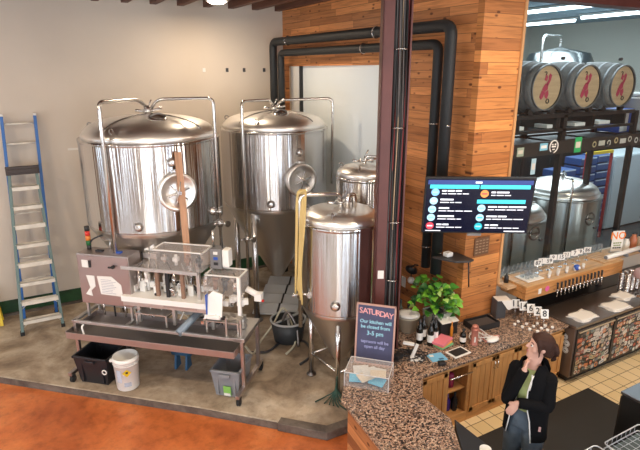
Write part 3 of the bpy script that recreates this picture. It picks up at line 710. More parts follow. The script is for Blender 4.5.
# low shelves on angle legs
for x0_, x1_ in ((.88, 1.32), (1.86, 2.30)):
    k_ = MB(); k_.span((x0_, .08, .96), (x1_, .36, .975))
    for x in (x0_, x1_ - .02):
        for y in (.08, .34): k_.span((x, y, HT - .01), (x + .02, y + .02, .96))
    k_.build('low_shelf', SHEET, bm)
k_ = MB()
k_.cyl((1.52, -.02, .80), (1.72, .42, 1.02), .05, 14); k_.build('drive_roller', mat('blue_grey_metal', (.24, .29, .34), .4, .3), bm)
for i in range(6): MB().tube(smooth_path([(.95 + .08 * i, .20, .99), (1.0 + .07 * i, .16, 1.05 + .02 * (i % 2)), (1.04 + .05 * i, .22, 1.09)]), .008, 6).build('air_hose', [PIPE, WPLAST][i % 2], bm)
MB().tube(smooth_path([(.17, -.03, .78), (.16, -.06, .75), (.19, -.07, .64)]), .012, 8).build('drain_tube', WPLAST, bm)
for x, m_ in ((.30, PIPE), (.46, BLACK), (.62, PIPE)): MB().cyl((x, .25, .80), (x, .25, 1.03), .012, 8).build('conduit', m_, bm)
for x in (2.15, 2.34):
    MB().span((x, .02, HT - .01), (x + .02, .04, 1.06)).build('angle_leg', SHEET, bm)

rq = random.Random(12)
for i in range(34):   # small valves, clamps and pipe runs crowding the line
    x = rq.uniform(.75, 2.3); y = rq.uniform(.05, .45); z = rq.uniform(.84, 1.5)
    k_ = MB(); k_.cyl((x, y, z), (x + rq.uniform(-.08, .08), y + rq.uniform(-.06, .06), z + rq.uniform(.05, .16)), rq.uniform(.010, .024), 8); k_.box((x, y, z), (rq.uniform(.03, .06), .04, rq.uniform(.03, .06)))
    k_.build('clamp', [PIPE, BLACK, WPLAST, SHEET][i % 4], bm)
for i in range(7):
    x = .78 + i * .2; m_ = [mat('clear_hose', ()), PIPE, BLACK, WPLAST][i % 4]
    MB().tube(smooth_path([(x, .46, 1.56), (x + .03, .50, 1.40), (x + rq.uniform(-.1, .1), .42, 1.22), (x + rq.uniform(-.2, .2), .30, 1.02), (x + .05, .22, .86)]), .009, 6).build('air_hose', m_, bm)

# timber board standing behind the machine against the tank
bd = thing('timber_board', 'narrow bare timber board standing on the bottling machine, leaning on the left tank', 'board', (1.65, 6.56, 2.4))
MB().box((.0, .0, 0), (.085, .025, 1.42)).build('board_length', wood('board_wood', (.52, .28, .16), 2, .6), bd)
bd.rotation_euler = (R(-3.5), R(-1.0), R(-15)); bd.location = (1.65, 6.56, 2.405)

# ================================================================= BINS AND BUCKET
def tote(label, loc, rz, w_, d_, h_, m_, name='storage_tote', cat='tote', group='plastic totes under the bottling machine'):
    t = thing(name, label, cat, loc, rz, group); b0, b1 = .80, 1.0; n = MB(); tk = .008
    def ring(s, z, inset=0): return [V(sx * (w_ / 2 * s - inset), sy * (d_ / 2 * s - inset), z) for sx, sy in ((-1, -1), (1, -1), (1, 1), (-1, 1))]
    n.add(ring(b0, 0) + ring(b1, h_) + ring(b1, h_, tk) + ring(b0, tk, tk), [(3, 2, 1, 0)] + [(i, (i + 1) % 4, 4 + (i + 1) % 4, 4 + i) for i in range(4)] + [(4 + i, 4 + (i + 1) % 4, 8 + (i + 1) % 4, 8 + i) for i in range(4)] + [(8 + i, 8 + (i + 1) % 4, 12 + (i + 1) % 4, 12 + i) for i in range(4)] + [(12, 13, 14, 15)])
    n.build('tub', m_, t)
    r_ = MB(); w2, d2 = w_ / 2 + .012, d_ / 2 + .012
    for a, b_ in (((-w2, -d2), (w2, -d2 + .03)), ((-w2, d2 - .03), (w2, d2)), ((-w2, -d2), (-w2 + .03, d2)), ((w2 - .03, -d2), (w2, d2))): r_.span((a[0], a[1], h_ - .03), (b_[0], b_[1], h_ + .004))
    r_.build('rim', m_, t, bevel=.006)
    for s in (-1, 1): MB().box((0, s * (d_ / 2 + .012), h_ - .06), (.14, .03, .045)).build('handle', m_, t, bevel=.005)
    for s in (-1, 1):
        for x in (-w_ * .3, w_ * .3): MB().box((x, s * d_ * .45, h_ * .45), (.03, .025, h_ * .75), taper=1).build('rib', m_, t)
    return t
TB_ = mat('black_tote_plastic', (.018, .018, .022), .35)
tb = tote('black plastic tote under the left end of the bottling machine', (.49, 6.93, .1), R(-42), .50, .46, .40, TB_)
mb = MB().torus((.2, -.235, .22), .03, .008, (0, 1, 0), 16).build('latch', PAPER, tb)
gt = tote('grey plastic tote with a green label under the right end of the machine', (1.93, 5.80, .1), R(-42), .38, .46, .38, GREY)
lb = MB().box((.02, -.222, .10), (.10, .004, .14), Matrix.Rotation(R(7), 3, 'X')).build('label', mat('green_label', (.25, .55, .12), .5), gt)
MB().box((.02, -.226, .05), (.085, .004, .04), Matrix.Rotation(R(7), 3, 'X')).build('label_text_field', PAPER, lb)
bk = thing('plastic_bucket', 'white plastic bucket with yellow hazard label beside the black tote', 'bucket', (.745, 6.52, .1), R(-30))
MB().lathe([(0, 0), (.135, 0), (.142, .01), (.158, .40), (.168, .402), (.168, .43), (.158, .432), (.158, .455), (.150, .455), (.135, .02), (0, .02)], seg=36).build('pail', WPLAST, bk)
for z in (.36, .385): MB().torus((0, 0, z), .159, .005, (0, 0, 1), 32).build('rim_ring', WPLAST, bk)
MB().box((-.175, -.02, .40), (.04, .05, .03)).build('handle_lug', WPLAST, bk, bevel=.008)
def curved_patch(rad, a0, a1, pts_fn, n=10): pass
def on_pail(cx_, cz, hw, hh, kind, m_, par, d=.002):
    mb = MB(); nn = 8; r_ = lambda z: .142 + .016 * z / .4 + d
    if kind == 'diamond':
        pts = [(0, -hh), (hw, 0), (0, hh), (-hw, 0)]
    else: pts = [(-hw, -hh), (hw, -hh), (hw, hh), (-hw, hh)]
    out = []
    for i, p in enumerate(pts):
        q = pts[(i + 1) % 4]
        for k in range(nn): out.append((p[0] + (q[0] - p[0]) * k / nn, p[1] + (q[1] - p[1]) * k / nn))
    vs = [V(r_(cz) * math.sin(cx_ / .15), -r_(cz) * math.cos(cx_ / .15), cz)] + [V(r_(cz + z) * math.sin((cx_ + x) / .15), -r_(cz + z) * math.cos((cx_ + x) / .15), cz + z) for x, z in out]
    mb.add(vs, [(0, 1 + k, 1 + (k + 1) % len(out)) for k in range(len(out))])
    return mb
on_pail(.035, .27, .055, .055, 'diamond', None, bk).build('hazard_label', YELLOW, bk)
on_pail(.035, .28, .014, .014, 'sq', None, bk, .004).build('hazard_symbol', INK, bk)
on_pail(-.07, .22, .035, .09, 'sq', None, bk).build('printed_label', mat('pale_print', (.55, .62, .72), .5), bk)
on_pail(.035, .10, .045, .03, 'sq', None, bk).build('printed_label', mat('pale_print2', (.45, .5, .6), .5), bk)
bk.rotation_euler = (0, 0, R(-22))

# blue pump foot below the machine, hose basket, sheets, hoses
bp_ = thing('transfer_pump', 'blue pump on the slab under the middle of the machine', 'pump', (1.50, 6.62, .1), R(-40))
k_ = MB(); k_.cyl((-.12, 0, .28), (.14, 0, .28), .09, 18); k_.build('motor', mat('pump_blue', (.03, .11, .22), .4), bp_)
for x in (-.08, .08): MB().plate([(x - .015, -.08, 0), (x - .015, .08, 0), (x - .015, .04, .22), (x - .015, -.04, .22)], .03, (1, 0, 0)).build('foot', mat('pump_blue', ()), bp_)
k_ = MB().cyl((.14, 0, .28), (.24, 0, .28), .06, 16); k_.cyl((.2, 0, .28), (.2, 0, .40), .025, 10); k_.build('pump_head', PIPE, bp_)
hb = thing('hose_basket', 'black round tub with a pale rim on the floor between the tanks', 'basket', (3.14, 6.62, .1))
MB().lathe([(0, 0), (.20, 0), (.22, .01), (.27, .34), (.255, .34), (.20, .03), (0, .03)], seg=32).build('tub', mat('tub_black', (.03, .035, .04), .5), hb)
MB().torus((0, 0, .345), .265, .018, (0, 0, 1), 32).build('rim', mat('pale_hose', (.45, .46, .46), .5), hb)
for z, a in ((.36, .3), (.30, 1.2)): MB().box((0, 0, z), (.50, .035, .02), Matrix.Rotation(a, 3, 'Z')).build('crossbar', mat('pale_hose', ()), hb)
MB().tube(smooth_path([(-.12, -.05, .36), (-.05, -.1, .5), (.03, -.22, .3), (.02, -.3, .01)]), .022, 8).build('grip_pipe', DSTEEL, hb)
for i in range(4):
    s_ = thing('floor_panel', 'light grey plastic panel lying on the slab under the middle tank', 'panel', (3.35 + .24 * i, 7.55 + .34 * i, .14), R(-35), 'grey panels under the middle tank')
    s_.rotation_euler = (R(10), 0, R(-35))
    MB().box((0, 0, .03), (.75, .30, .03)).build('board', mat('panel_grey', (.58, .60, .62), .4), s_, bevel=.006)
    MB().box((.05, 0, .05), (.03, .30, .012)).build('strap', BLACK, s_)
YH = mat('yellow_hose', (.58, .42, .16), .4); WH = mat('cream_hose', (.66, .62, .48), .4)
yh = thing('yellow_hose', 'coil of yellow hose hanging over the small tank pipe', 'hose', tuple(T(c3, -.49, .30, 2.70)))
p0 = T(c3, -.49, .30, 2.70)
hs = MB()
for i in range(4):
    k1 = .018 * i
    pts = [V(*((T(c3, -.49 + a, .30 + f_, 2.70 + z)) - p0)) for a, f_, z in ((-.04 - k1 * .3, .03, -.95 - .1 * i), (-.025 - k1 * .2, .03, -.4), (-.02, .025, -.02), (.0 + k1, .0, .045), (.02 + k1, -.02, .01), (.01 + k1, .035 + .01 * i, -.35), (-.01 + k1 * .5, .045, -.9), (-.03 + k1, .03, -1.2 - .06 * i))]
    hs.tube(smooth_path(pts), .0125, 8)
hs.build('hose_coil', YH, yh)
h2_ = thing('floor_hose', 'cream hose trailing over the slab behind the machine', 'hose', (2.6, 6.3, .1))
MB().tube(smooth_path([(-.28, .02, .25), (-.18, -.02, .12), (.05, .25, .13), (.35, .45, .25), (.55, .55, .42), (.62, .45, .3), (.55, .1, .06), (.3, -.1, .02)]), .016, 8).build('hose_run', WH, h2_)
h3_ = thing('floor_hose', 'dark hose lying on the slab between the machine and the small tank', 'hose', (2.7, 6.2, .1))
MB().tube(smooth_path([(-.25, .3, .02), (0, .2, .02), (.3, .35, .02), (.6, .2, .02), (.5, -.2, .02), (.25, -.35, .02)]), .018, 8).build('hose_run', DARK, h3_)
gh = thing('green_hose', 'tangle of thin green hose by the foot of the small tank', 'hose', (2.99, 4.93, .1))
mb = MB()
for i in range(9):
    a = R(150 + i * 20); ln_ = random.uniform(.14, .3)
    mb.tube(smooth_path([(.03, .03, .30 - .02 * i), (.02 * math.cos(a), .02 * math.sin(a), .12), (ln_ * .5 * math.cos(a), ln_ * .5 * math.sin(a), .03), (ln_ * math.cos(a + .3), ln_ * math.sin(a + .3), .012)]), .008, 6)
mb.build('hose_tangle', mat('dark_green_hose', (.02, .07, .05), .5), gh)
# fittings low on the tanks
for tk_, (r_, f_, z) in ((tank1, (.84, .46, 1.62)), (tank2, (-.47, .80, 1.55)), (tank1, (.84, .46, 2.0)), (tank3, (-.49, .30, 1.45))):
    c_ = c1 if tk_ is tank1 else c2 if tk_ is tank2 else c3
    p = T(c_, r_, f_, z); k_ = MB(); k_.cyl(p - V(0, 0, .05), p + V(0, 0, .05), .038, 12); k_.cyl(p, p + V(-.13, -.05, .02), .018, 8); k_.cyl(p, p + V(.08, -.08, 0), .018, 8)
    k_.cyl(p + V(.08, -.08, 0), p + V(.085, -.10, 0), .045, 14); k_.build('valve', PIPE, tk_, world=True)
# electrical boxes on the beige wall
for i, x in enumerate((3.009, 3.446, 3.781, 4.189)):
    tag(MB().box((x, 9.692, 4.10), (.05, .016, .07)).build('wall_plate', DARK if i else WHITE, bevel=.003), 'small dark box high on the beige wall above the tanks' if i else 'small pale box high on the beige wall, leftmost of its row', 'wall plate', 'wall plates above the tanks' if i else None)
tp_ = MB().box((.81, 9.697, 2.83), (.42, .004, .035)).build('tape_strip', mat('pale_tape', (.74, .70, .64), .6)); tag(tp_, 'pale strip of tape on the beige wall between the ladder and the left tank', 'tape')
# ceiling lamp
def lamp(x, y, label, power=30):
    t = thing('ceiling_lamp', label, 'lamp', (x, y, 5.16))
    MB().lathe([(0, 0), (.17, 0), (.18, -.02), (.17, -.05), (.15, -.055)], seg=28).build('housing', WHITE, t)
    MB().lathe([(.15, -.055), (.10, -.085), (0, -.095)], seg=28).build('diffuser', mat('lamp_glow', (1, .86, .68), .5, emit=9), t)
    d = bpy.data.lights.new('lamp_light', 'AREA'); d.shape = 'DISK'; d.size = .32; d.energy = power; d.color = (1, .80, .58)
    o = bpy.data.objects.new('lamp_light', d); COL.objects.link(o); o.parent = t; o.location = (0, 0, -.12)
lamp(2.86, 8.35, 'round white ceiling lamp above the tanks', 45)
lamp(.4, 3.4, 'added round ceiling lamp out of view over the open orange floor', 70)  # this and the following lamps are unseen, added to light the room
lamp(-2.6, 6.4, 'added round ceiling lamp out of view over the left side of the floor', 70)
lamp(4.4, 2.4, 'added round ceiling lamp out of view over the bar', 75)
lamp(7.2, 2.6, 'added round ceiling lamp out of view over the cooler', 75)
# ================================================================= BAR: WORKTOPS AND CABINETS
gp = [(2.30, 1.2), (2.38, 3.13), (2.45, 3.94), (2.60, 4.14), (2.85, 4.44), (3.27, 4.50), (3.67, 4.50), (3.70, 4.86), (3.95, 5.05), (4.70, 5.05), (4.715, 4.638), (5.375, 4.638), (5.375, 4.755), (5.93, 4.755), (5.93, 3.87), (3.46, 3.87), (3.22, 3.585), (3.22, 3.17), (3.12, 3.0), (3.0, 2.80), (2.97, 2.16), (4.95, 2.16), (4.95, 1.2)]
wt = MB().prism(gp, .832, .87).build('granite_worktop', GRAN, bevel=.008)
tag(wt, 'long speckled brown granite worktop bending round the bar', 'worktop')
bb = thing('bar_counter', 'plank clad base under the bar top at the bottom edge of the picture', 'counter', (2.8, 3.0, 0))
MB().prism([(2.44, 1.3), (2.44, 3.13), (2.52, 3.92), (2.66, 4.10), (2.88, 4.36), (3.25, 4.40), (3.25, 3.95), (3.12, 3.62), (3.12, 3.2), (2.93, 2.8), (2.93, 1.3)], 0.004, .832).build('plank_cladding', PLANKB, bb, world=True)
MB().prism([(2.94, 1.3), (4.9, 1.3), (4.9, 2.05), (2.94, 2.05)], .004, .832).build('inner_cladding', DSTEEL, bb, world=True)
def door_panel(par, x0, x1, z0, z1, y, knob=None, vert=True):
    d = MB(); rw = .055
    d.span((x0, y - .022, z0), (x0 + rw, y, z1)); d.span((x1 - rw, y - .022, z0), (x1, y, z1)); d.span((x0, y - .022, z0), (x1, y, z0 + rw)); d.span((x0, y - .022, z1 - rw), (x1, y, z1))
    n = 3
    for k in range(n):
        a = x0 + rw + (x1 - x0 - 2 * rw) * k / n; b_ = x0 + rw + (x1 - x0 - 2 * rw) * (k + 1) / n
        d.span((a + .002, y - .010, z0 + rw), (b_ - .002, y - .001, z1 - rw))
    o = d.build('door', CAB, par, world=True, bevel=.003)
    if knob is not None:
        k_ = MB(); k_.cyl((knob, y - .045, z1 - .16), (knob, y - .045, z1 - .05), .007, 8); k_.cyl((knob, y - .045, z1 - .15), (knob, y - .02, z1 - .15), .005, 6); k_.cyl((knob, y - .045, z1 - .06), (knob, y - .02, z1 - .06), .005, 6)
        k_.build('handle', PIPE, o, world=True)
    return o
def cabinet(label, x0, x1, openb=False):
    t = thing('base_cabinet', label, 'cabinet', ((x0 + x1) / 2, 4.2, 0), 0, 'timber base cabinets')
    c_ = MB(); yf, yb = 3.92, 4.48
    c_.span((x0, yf, .0), (x0 + .02, yb, .83)); c_.span((x1 - .02, yf, .0), (x1, yb, .83)); c_.span((x0, yf, .10), (x1, yb, .12)); c_.span((x0, yb - .01, .0), (x1, yb, .83)); c_.span((x0, yf, .80), (x1, yb, .83))
    c_.build('carcass', CAB, t, world=True)
    f_ = MB(); f_.span((x0, yf - .012, .0), (x1, yf, .135)); f_.span((x0, yf - .012, .775), (x1, yf, .832))
    f_.span((x0, yf - .012, .135), (x0 + .03, yf, .775)); f_.span((x1 - .03, yf - .012, .135), (x1, yf, .775)); f_.build('face_frame', CABX, t, world=True, bevel=.002)
    return t
ca = cabinet('timber cabinet with a closed door left of the open compartment', 3.47, 3.86)
door_panel(ca, 3.485, 3.845, .13, .785, 3.906)
cb_ = cabinet('open fronted timber cabinet with bottles and a towel rod', 3.86, 4.22)
MB().cyl((3.87, 3.86, .70), (4.21, 3.86, .70), .010, 8).build('towel_rod', PIPE, cb_, world=True)
bx = MB(); bx.span((3.89, 3.935, .14), (4.19, 4.50, .77)); 
for i, (x, y, h, m_) in enumerate(((3.95, 4.02, .26, BLACK), (4.04, 4.06, .22, mat('violet_bottle', (.10, .05, .35), .2)), (4.12, 4.02, .24, BLACK), (3.98, 4.16, .30, mat('green_bottle', (.01, .04, .02), .2)))):
    bt = MB().lathe([(0, 0), (.035, 0), (.037, .01), (.037, h * .6), (.014, h * .78), (.014, h), (0, h)], (x, y, .121), 16).build('cabinet_bottle', m_)
    tag(bt, ['black bottle at the left inside the open cabinet', 'violet bottle inside the open cabinet', 'black bottle at the right inside the open cabinet', 'dark green bottle at the back of the open cabinet'][i], 'bottle', 'bottles inside the open cabinet')
sh = MB().span((3.88, 3.95, .44), (4.20, 4.5, .455)).build('shelf', CABX, cb_, world=True)
for i, x in enumerate((3.94, 4.05)):
    cn = MB().lathe([(0, 0), (.045, 0), (.045, .16), (.03, .18), (0, .18)], (x, 4.05, .4555), 18).build('storage_tin', [BLACK, mat('magenta_tin', (.35, .03, .10), .4)][i]); tag(cn, ['black tin on the shelf of the open cabinet', 'dark magenta tin on the shelf of the open cabinet'][i], 'tin')
cc = cabinet('double door timber cabinet right of the open compartment', 4.22, 5.00)
door_panel(cc, 4.235, 4.605, .13, .785, 3.906, 4.585); door_panel(cc, 4.615, 4.985, .13, .785, 3.906, 4.635)
cd = cabinet('double door timber cabinet partly hidden behind the person', 5.00, 5.90)
door_panel(cd, 5.015, 5.445, .13, .785, 3.906, 5.425); door_panel(cd, 5.455, 5.885, .13, .785, 3.906, 5.475)

# cooler with stickers
co = thing('bottle_cooler', 'steel topped back bar cooler covered in colourful stickers', 'cooler', (5.97, 3.78, 0))
MB().span((5.97, 3.80, .10), (9.0, 4.36, .84)).build('body', mat('dark_brown_steel', (.17, .12, .095), .4, .3), co, world=True, bevel=.006)
MB().span((5.95, 3.765, .84), (9.02, 4.38, .875)).build('steel_top', steel('top_steel', (.34, .32, .31), .36), co, world=True, bevel=.005)
MB().span((6.02, 3.86, .004), (8.95, 4.30, .10)).build('plinth', BLACK, co, world=True)
pal = [(.60, .56, .48), (.45, .10, .06), (.60, .22, .09), (.14, .20, .24), (.52, .42, .24), (.05, .05, .05), (.26, .30, .24), (.50, .36, .28), (.68, .65, .60), (.30, .12, .09), (.14, .11, .10), (.55, .52, .48), (.38, .34, .30)]
PM = [mat('sticker_%d' % i, c_, .45) for i, c_ in enumerate(pal)]
xs = [5.99, 6.80, 7.62, 8.44]
for di in range(3):
    x0, x1 = xs[di] + .015, xs[di + 1] - .015
    d = MB(); y = 3.78; rw = .05
    d.span((x0, y, .12), (x1, y + .022, .82)); dr = d.build('door', mat('door_black', (.03, .026, .025), .4), co, world=True, bevel=.004)
    d2 = MB().span((x0 + .01, y - .025, .775), (x1 - .01, y, .80)).build('handle', SHEET, dr, world=True)
    nx, nz = 10, 9
    for a in range(nx):
        for c_ in range(nz):
            if di == 2 and a > 3: continue
            px_ = x0 + .04 + (a + .5) * (x1 - x0 - .06) / nx + random.uniform(-.018, .018); pz = .135 + (c_ + .5) * .62 / nz + random.uniform(-.015, .015)
            kind = random.random(); m1 = random.choice(PM); m2 = random.choice(PM); yy = y - .001 - .0015 * ((a + c_) % 3) - random.uniform(0, .0004)
            s_ = MB(); ang = random.uniform(-.4, .4)
            if kind < .45:
                rd = random.uniform(.026, .042); q = Matrix.Rotation(PI / 2, 3, 'X')
                s_.use(m1); s_.lathe([(rd, 0), (rd, .001), (0, .001)], (px_, yy, pz), 18, False, q); s_.use(m2); s_.lathe([(rd * .6, 0), (rd * .6, .0016), (0, .0016)], (px_, yy, pz), 14, False, q)
            else:
                w1, h1 = random.uniform(.05, .11), random.uniform(.035, .07); q = Matrix.Rotation(ang, 3, 'Y')
                s_.use(m1); s_.box((px_, yy, pz), (w1, .0012, h1), q); s_.use(m2); s_.box((px_, yy - .0006, pz), (w1 * .7, .0012, h1 * .35), q)
            s_.build('sticker', None, dr, world=True)
for (y, z, r_, m_) in ((4.00, .62, .042, INK), (3.93, .665, .042, PAPER), (3.895, .58, .046, PAPER), (3.90, .48, .046, PAPER), (4.03, .74, .014, PAPER)):
    q = Matrix.Rotation(-PI / 2, 3, 'Y'); s_ = MB()
    s_.use(PAPER); s_.lathe([(r_, 0), (r_, .0015), (0, .0015)], (5.969, y, z), 24, False, q); s_.use(m_ if m_ is INK else GREY); s_.lathe([(r_ * .82, 0), (r_ * .82, .002), (0, .002)], (5.969, y, z), 20, False, q)
    if m_ is PAPER: s_.use(PAPER); s_.lathe([(r_ * .72, 0), (r_ * .72, .0025), (0, .0025)], (5.969, y, z), 20, False, q); s_.use(INK); s_.box((5.9665, y, z), (.001, r_ * .7, r_ * .25))
    s_.build('round_sticker', None, co, world=True)
bc = thing('back_counter', 'dark steel counter against the window wall under the tap box', 'counter', (7.5, 4.57, 0))
MB().span((5.95, 4.40, .84), (9.0, 4.75, .872)).build('counter_top', steel('counter_steel', (.16, .16, .16), .35), bc, world=True, bevel=.004)
MB().span((5.97, 4.42, .004), (9.0, 4.745, .84)).build('counter_body', BLACK, bc, world=True)
MB().span((5.95, 4.735, .875), (7.62, 4.755, 1.13)).build('splash_back', mat('dark_board', (.025, .022, .02), .5), bc, world=True)

# ================================================================= TAP BOX
tx = thing('beer_tap_box', 'long timber box with a row of black handled beer taps', 'beer tap box', (6.63, 4.45, 1.11))
w0 = lambda p: p
bo = MB(); X0, X1, Y0, Y1, Z0, Z1 = 5.55, 7.70, 4.30, 4.72, 1.13, 1.315
for k in range(2):
    bo.span((X0, Y0, Z0 + .002 + k * .095), (X1, Y0 + .02, Z0 + .092 + k * .095)); bo.span((X0, Y0 + .02, Z0 + .002 + k * .095), (X0 + .02, Y1, Z0 + .092 + k * .095)); bo.span((X1 - .02, Y0 + .02, Z0 + .002 + k * .095), (X1, Y1, Z0 + .092 + k * .095))
bo.build('box_sides', wood('tap_box_wood', (.58, .27, .09), 0, .4), tx, world=True, bevel=.004)
MB().span((X0, Y0, Z1 - .001), (X1, Y1, Z1 + .018)).build('box_top', wood('tap_box_top', (.62, .38, .18), 0, .4), tx, world=True, bevel=.004)
MB().span((X0 + .02, Y0 + .02, Z0), (X1 - .02, Y1, Z0 + .015)).build('box_floor', OAK, tx, world=True)
for x in (5.8, 7.5): MB().span((x, 4.50, .872), (x + .06, 4.56, Z0)).build('box_foot', SHEET, tx, world=True)
for i in range(13):
    x = 6.13 + i * .082; t_ = MB()
    t_.cyl((x, Y0, 1.175), (x, Y0 - .05, 1.175), .011, 8); t_.cyl((x, Y0 - .05, 1.185), (x, Y0 - .06, 1.10), .009, 8); t_.cyl((x, Y0 - .055, 1.17), (x, Y0 - .052, 1.20), .016, 10)
    to = t_.build('tap', PIPE, tx, world=True)
    MB().tube([(x, Y0 - .05, 1.20), (x, Y0 - .05, 1.23), (x, Y0 - .045, 1.29)], [.008, .013, .015], 8).build('tap_handle', BLACK, to, world=True)
lb = MB().span((5.80, Y0 - .003, 1.175), (5.86, Y0, 1.25)).build('paper_label', PAPER, tx, world=True)
MB().lathe([(.042, 0), (.042, .002), (0, .002)], (5.98, Y0 - .0005, 1.22), 18, False, Matrix.Rotation(PI / 2, 3, 'X')).build('pink_sticker', mat('pink', (.75, .12, .35), .5), tx, world=True)
for i in range(5):
    MB().span((7.27, 4.34 + i * .06, Z1 + .018), (7.60, 4.392 + i * .06, Z1 + .034)).build('slat', OAKL, tx, world=True, bevel=.003)
# things on the tap box
ZT = Z1 + .0185
tt = tag(MB().box((5.84, 4.50, ZT + .008), (.32, .24, .016)).build('serving_tray', WHITE, bevel=.006), 'white tray at the left end of the tap box', 'tray')
def glass_profile(h, r): return [(0, .004), (r * .72, .004), (r * .76, .0), (r * .98, h * .75), (r * .92, h), (r * .86, h), (r * .9, h * .75), (r * .66, .012), (0, .012)]
g0 = MB().lathe(glass_profile(.14, .038), seg=16).build('beer_glass', TGLASS); tag(g0, 'clear glass standing on the white tray', 'glass', 'glasses on the white tray'); used = False
def put(proto, flag, loc, label=None, group=None, rz=0):
    o = proto if not flag else proto.copy()
    if flag: COL.objects.link(o)
    o.location = loc; o.rotation_euler = (0, 0, rz)
    if label: o['label'] = label
    if group: o['group'] = group
    return o
for i in range(3):
    for j in range(2): put(g0, used, (5.75 + i * .09, 4.46 + j * .09, ZT + .0165)); used = True
for i in range(17):
    put(g0, True, (5.47 + i * .092, 4.755 + .0 * (i % 2), 1.301), 'clear glass in the row along the window ledge', 'glasses on the window ledge')
for i in range(9):
    put(g0, True, (7.07 + i * .09, 4.755, 1.301), 'clear glass on the window ledge beyond the number cards', 'far glasses on the window ledge')
sg_ = MB().lathe([(0, 0), (.018, 0), (.022, .05), (.019, .05), (.016, .006), (0, .006)], seg=12).build('tasting_glass', mat('frosted_white', (.75, .73, .7), .25)); tag(sg_, 'tiny pale tasting cup on top of the tap box', 'cup', 'tasting cups on the tap box'); u = False
for i in range(14):
    put(sg_, u, (6.08 + i * .062, 4.37 + .04 * (i % 3), ZT)); u = True
bo_ = thing('blue_ornament', 'small bright blue ornament on top of the tap box', 'ornament', (6.66, 4.36, ZT))
MB().ball((0, 0, .05), .045).build('ornament_body', BLUEP, bo_); MB().ball((.0, -.04, .055), .02).build('ornament_face', WHITE, bo_)
dkb = tag(MB().lathe([(0, 0), (.03, 0), (.03, .09), (.012, .11), (.012, .14), (0, .14)], (5.50, 4.60, 1.301), 14).build('dropper_bottle', BLACK), 'small black bottle on the window ledge beside the column', 'bottle')

# number cards
def number_card(body, loc, rz, wd, ht, label, group, stem, tilt=0, cat='number card'):
    t = thing('number_card', label, cat, loc, rz, group)
    st = MB(); st.cyl((0, 0, 0), (0, 0, .006), .03, 14); st.cyl((0, 0, .006), (0, .003, stem), .004, 6); st.build('wire_stand', PIPE, t)
    q = Matrix.Rotation(tilt, 3, 'X')
    MB().box((0, 0, stem + ht / 2), (wd, .004, ht), q).build('card', WHITE, t, bevel=.001)
    text('number', body, ht * .95, frame(V(0, 0, stem + ht / 2) + q @ V(0, -.0032, 0), (1, 0, 0), q @ V(0, 0, 1)), INK, t)
for i, (s, x, dy, z) in enumerate((('87', 6.08, 0, .11), ('1', 6.20, .03, .11), ('59', 6.32, 0, .10), ('9', 6.44, .03, .12), ('15', 6.58, 0, .11), ('21', 6.74, .03, .11), ('7', 6.88, 0, .12), ('19', 7.03, .03, .11), ('86', 7.18, 0, .12))):
    number_card(s, (x, 4.57 + dy, ZT), R(-22), .115, .085, 'white card numbered %s standing at the back of the tap box' % s, 'number cards behind the taps', z)
for i, (s, x, y) in enumerate((('11', 5.50, 4.40), ('14', 5.53, 4.30), ('6', 5.56, 4.20), ('2', 5.57, 4.10), ('8', 5.58, 4.00))):
    number_card(s, (x, y, .8705), R(-32), .10, .12, 'white card numbered %s standing on the granite beside the speaker' % s, 'number cards on the granite', .13, R(-18))
# shot cups
sc_ = MB().lathe([(0, .002), (.017, 0), (.021, .026), (.018, .026), (.014, .006), (0, .006)], seg=14).build('shot_cup', WPLAST); tag(sc_, 'tiny white cup in the grid on the granite corner', 'cup', 'grid of tiny white cups on the granite'); u = False
for px_, py_ in ((5.30, 4.22), (5.40, 4.25), (5.33, 4.12), (5.44, 4.15), (5.36, 4.03), (5.47, 4.06), (5.58, 4.09), (5.40, 3.94), (5.51, 3.97), (5.62, 4.0), (5.54, 3.90), (5.66, 3.92)):
    put(sc_, u, (px_, py_, .8705)); u = True
# cloths on the cooler
def towel(label, c_, w_, d_, rz, group=None, z=.8755):
    t = MB(); n = 8
    for lay in range(3):
        vs = []; zz = lay * .012
        for s_ in (0, 1):
            for a in range(n + 1):
                for b_ in range(n + 1):
                    x, y = (a / n - .5), (b_ / n - .5)
                    vs.append(V(x * w_ * (1 - lay * .02) + .012 * math.sin(9 * y + lay), y * d_ * (1 - lay * .02) + .012 * math.sin(8 * x + lay * 2), zz + s_ * .011 + .0015 * math.sin(13 * x + 7 * y + lay) * s_))
        m_ = (n + 1) ** 2; fs = []
        for a in range(n):
            for b_ in range(n):
                i = a * (n + 1) + b_; fs.append((i, i + 1, i + n + 2, i + n + 1)); fs.append((m_ + i, m_ + i + n + 1, m_ + i + n + 2, m_ + i + 1))
        edge = [a for a in range(n + 1)] + [a * (n + 1) + n for a in range(1, n + 1)] + [n * (n + 1) + b_ for b_ in range(n - 1, -1, -1)] + [a * (n + 1) for a in range(n - 1, 0, -1)]
        for i in range(len(edge)): e0, e1 = edge[i], edge[(i + 1) % len(edge)]; fs.append((e0, m_ + e0, m_ + e1, e1))
        t.add(vs, fs, True)
    o = t.build('bar_towel', CLOTH); o.location = (c_[0], c_[1], z); o.rotation_euler = (0, 0, rz)
    return tag(o, label, 'towel', group or 'folded towels on the cooler')
towel('folded white towel at the left end of the cooler top', (6.29, 3.93), .36, .24, R(4)); towel('folded white towel in the middle of the cooler top', (6.98, 3.90), .38, .24, R(-3)); towel('folded white towel at the far right of the cooler top', (7.40, 4.06), .30, .22, R(5))
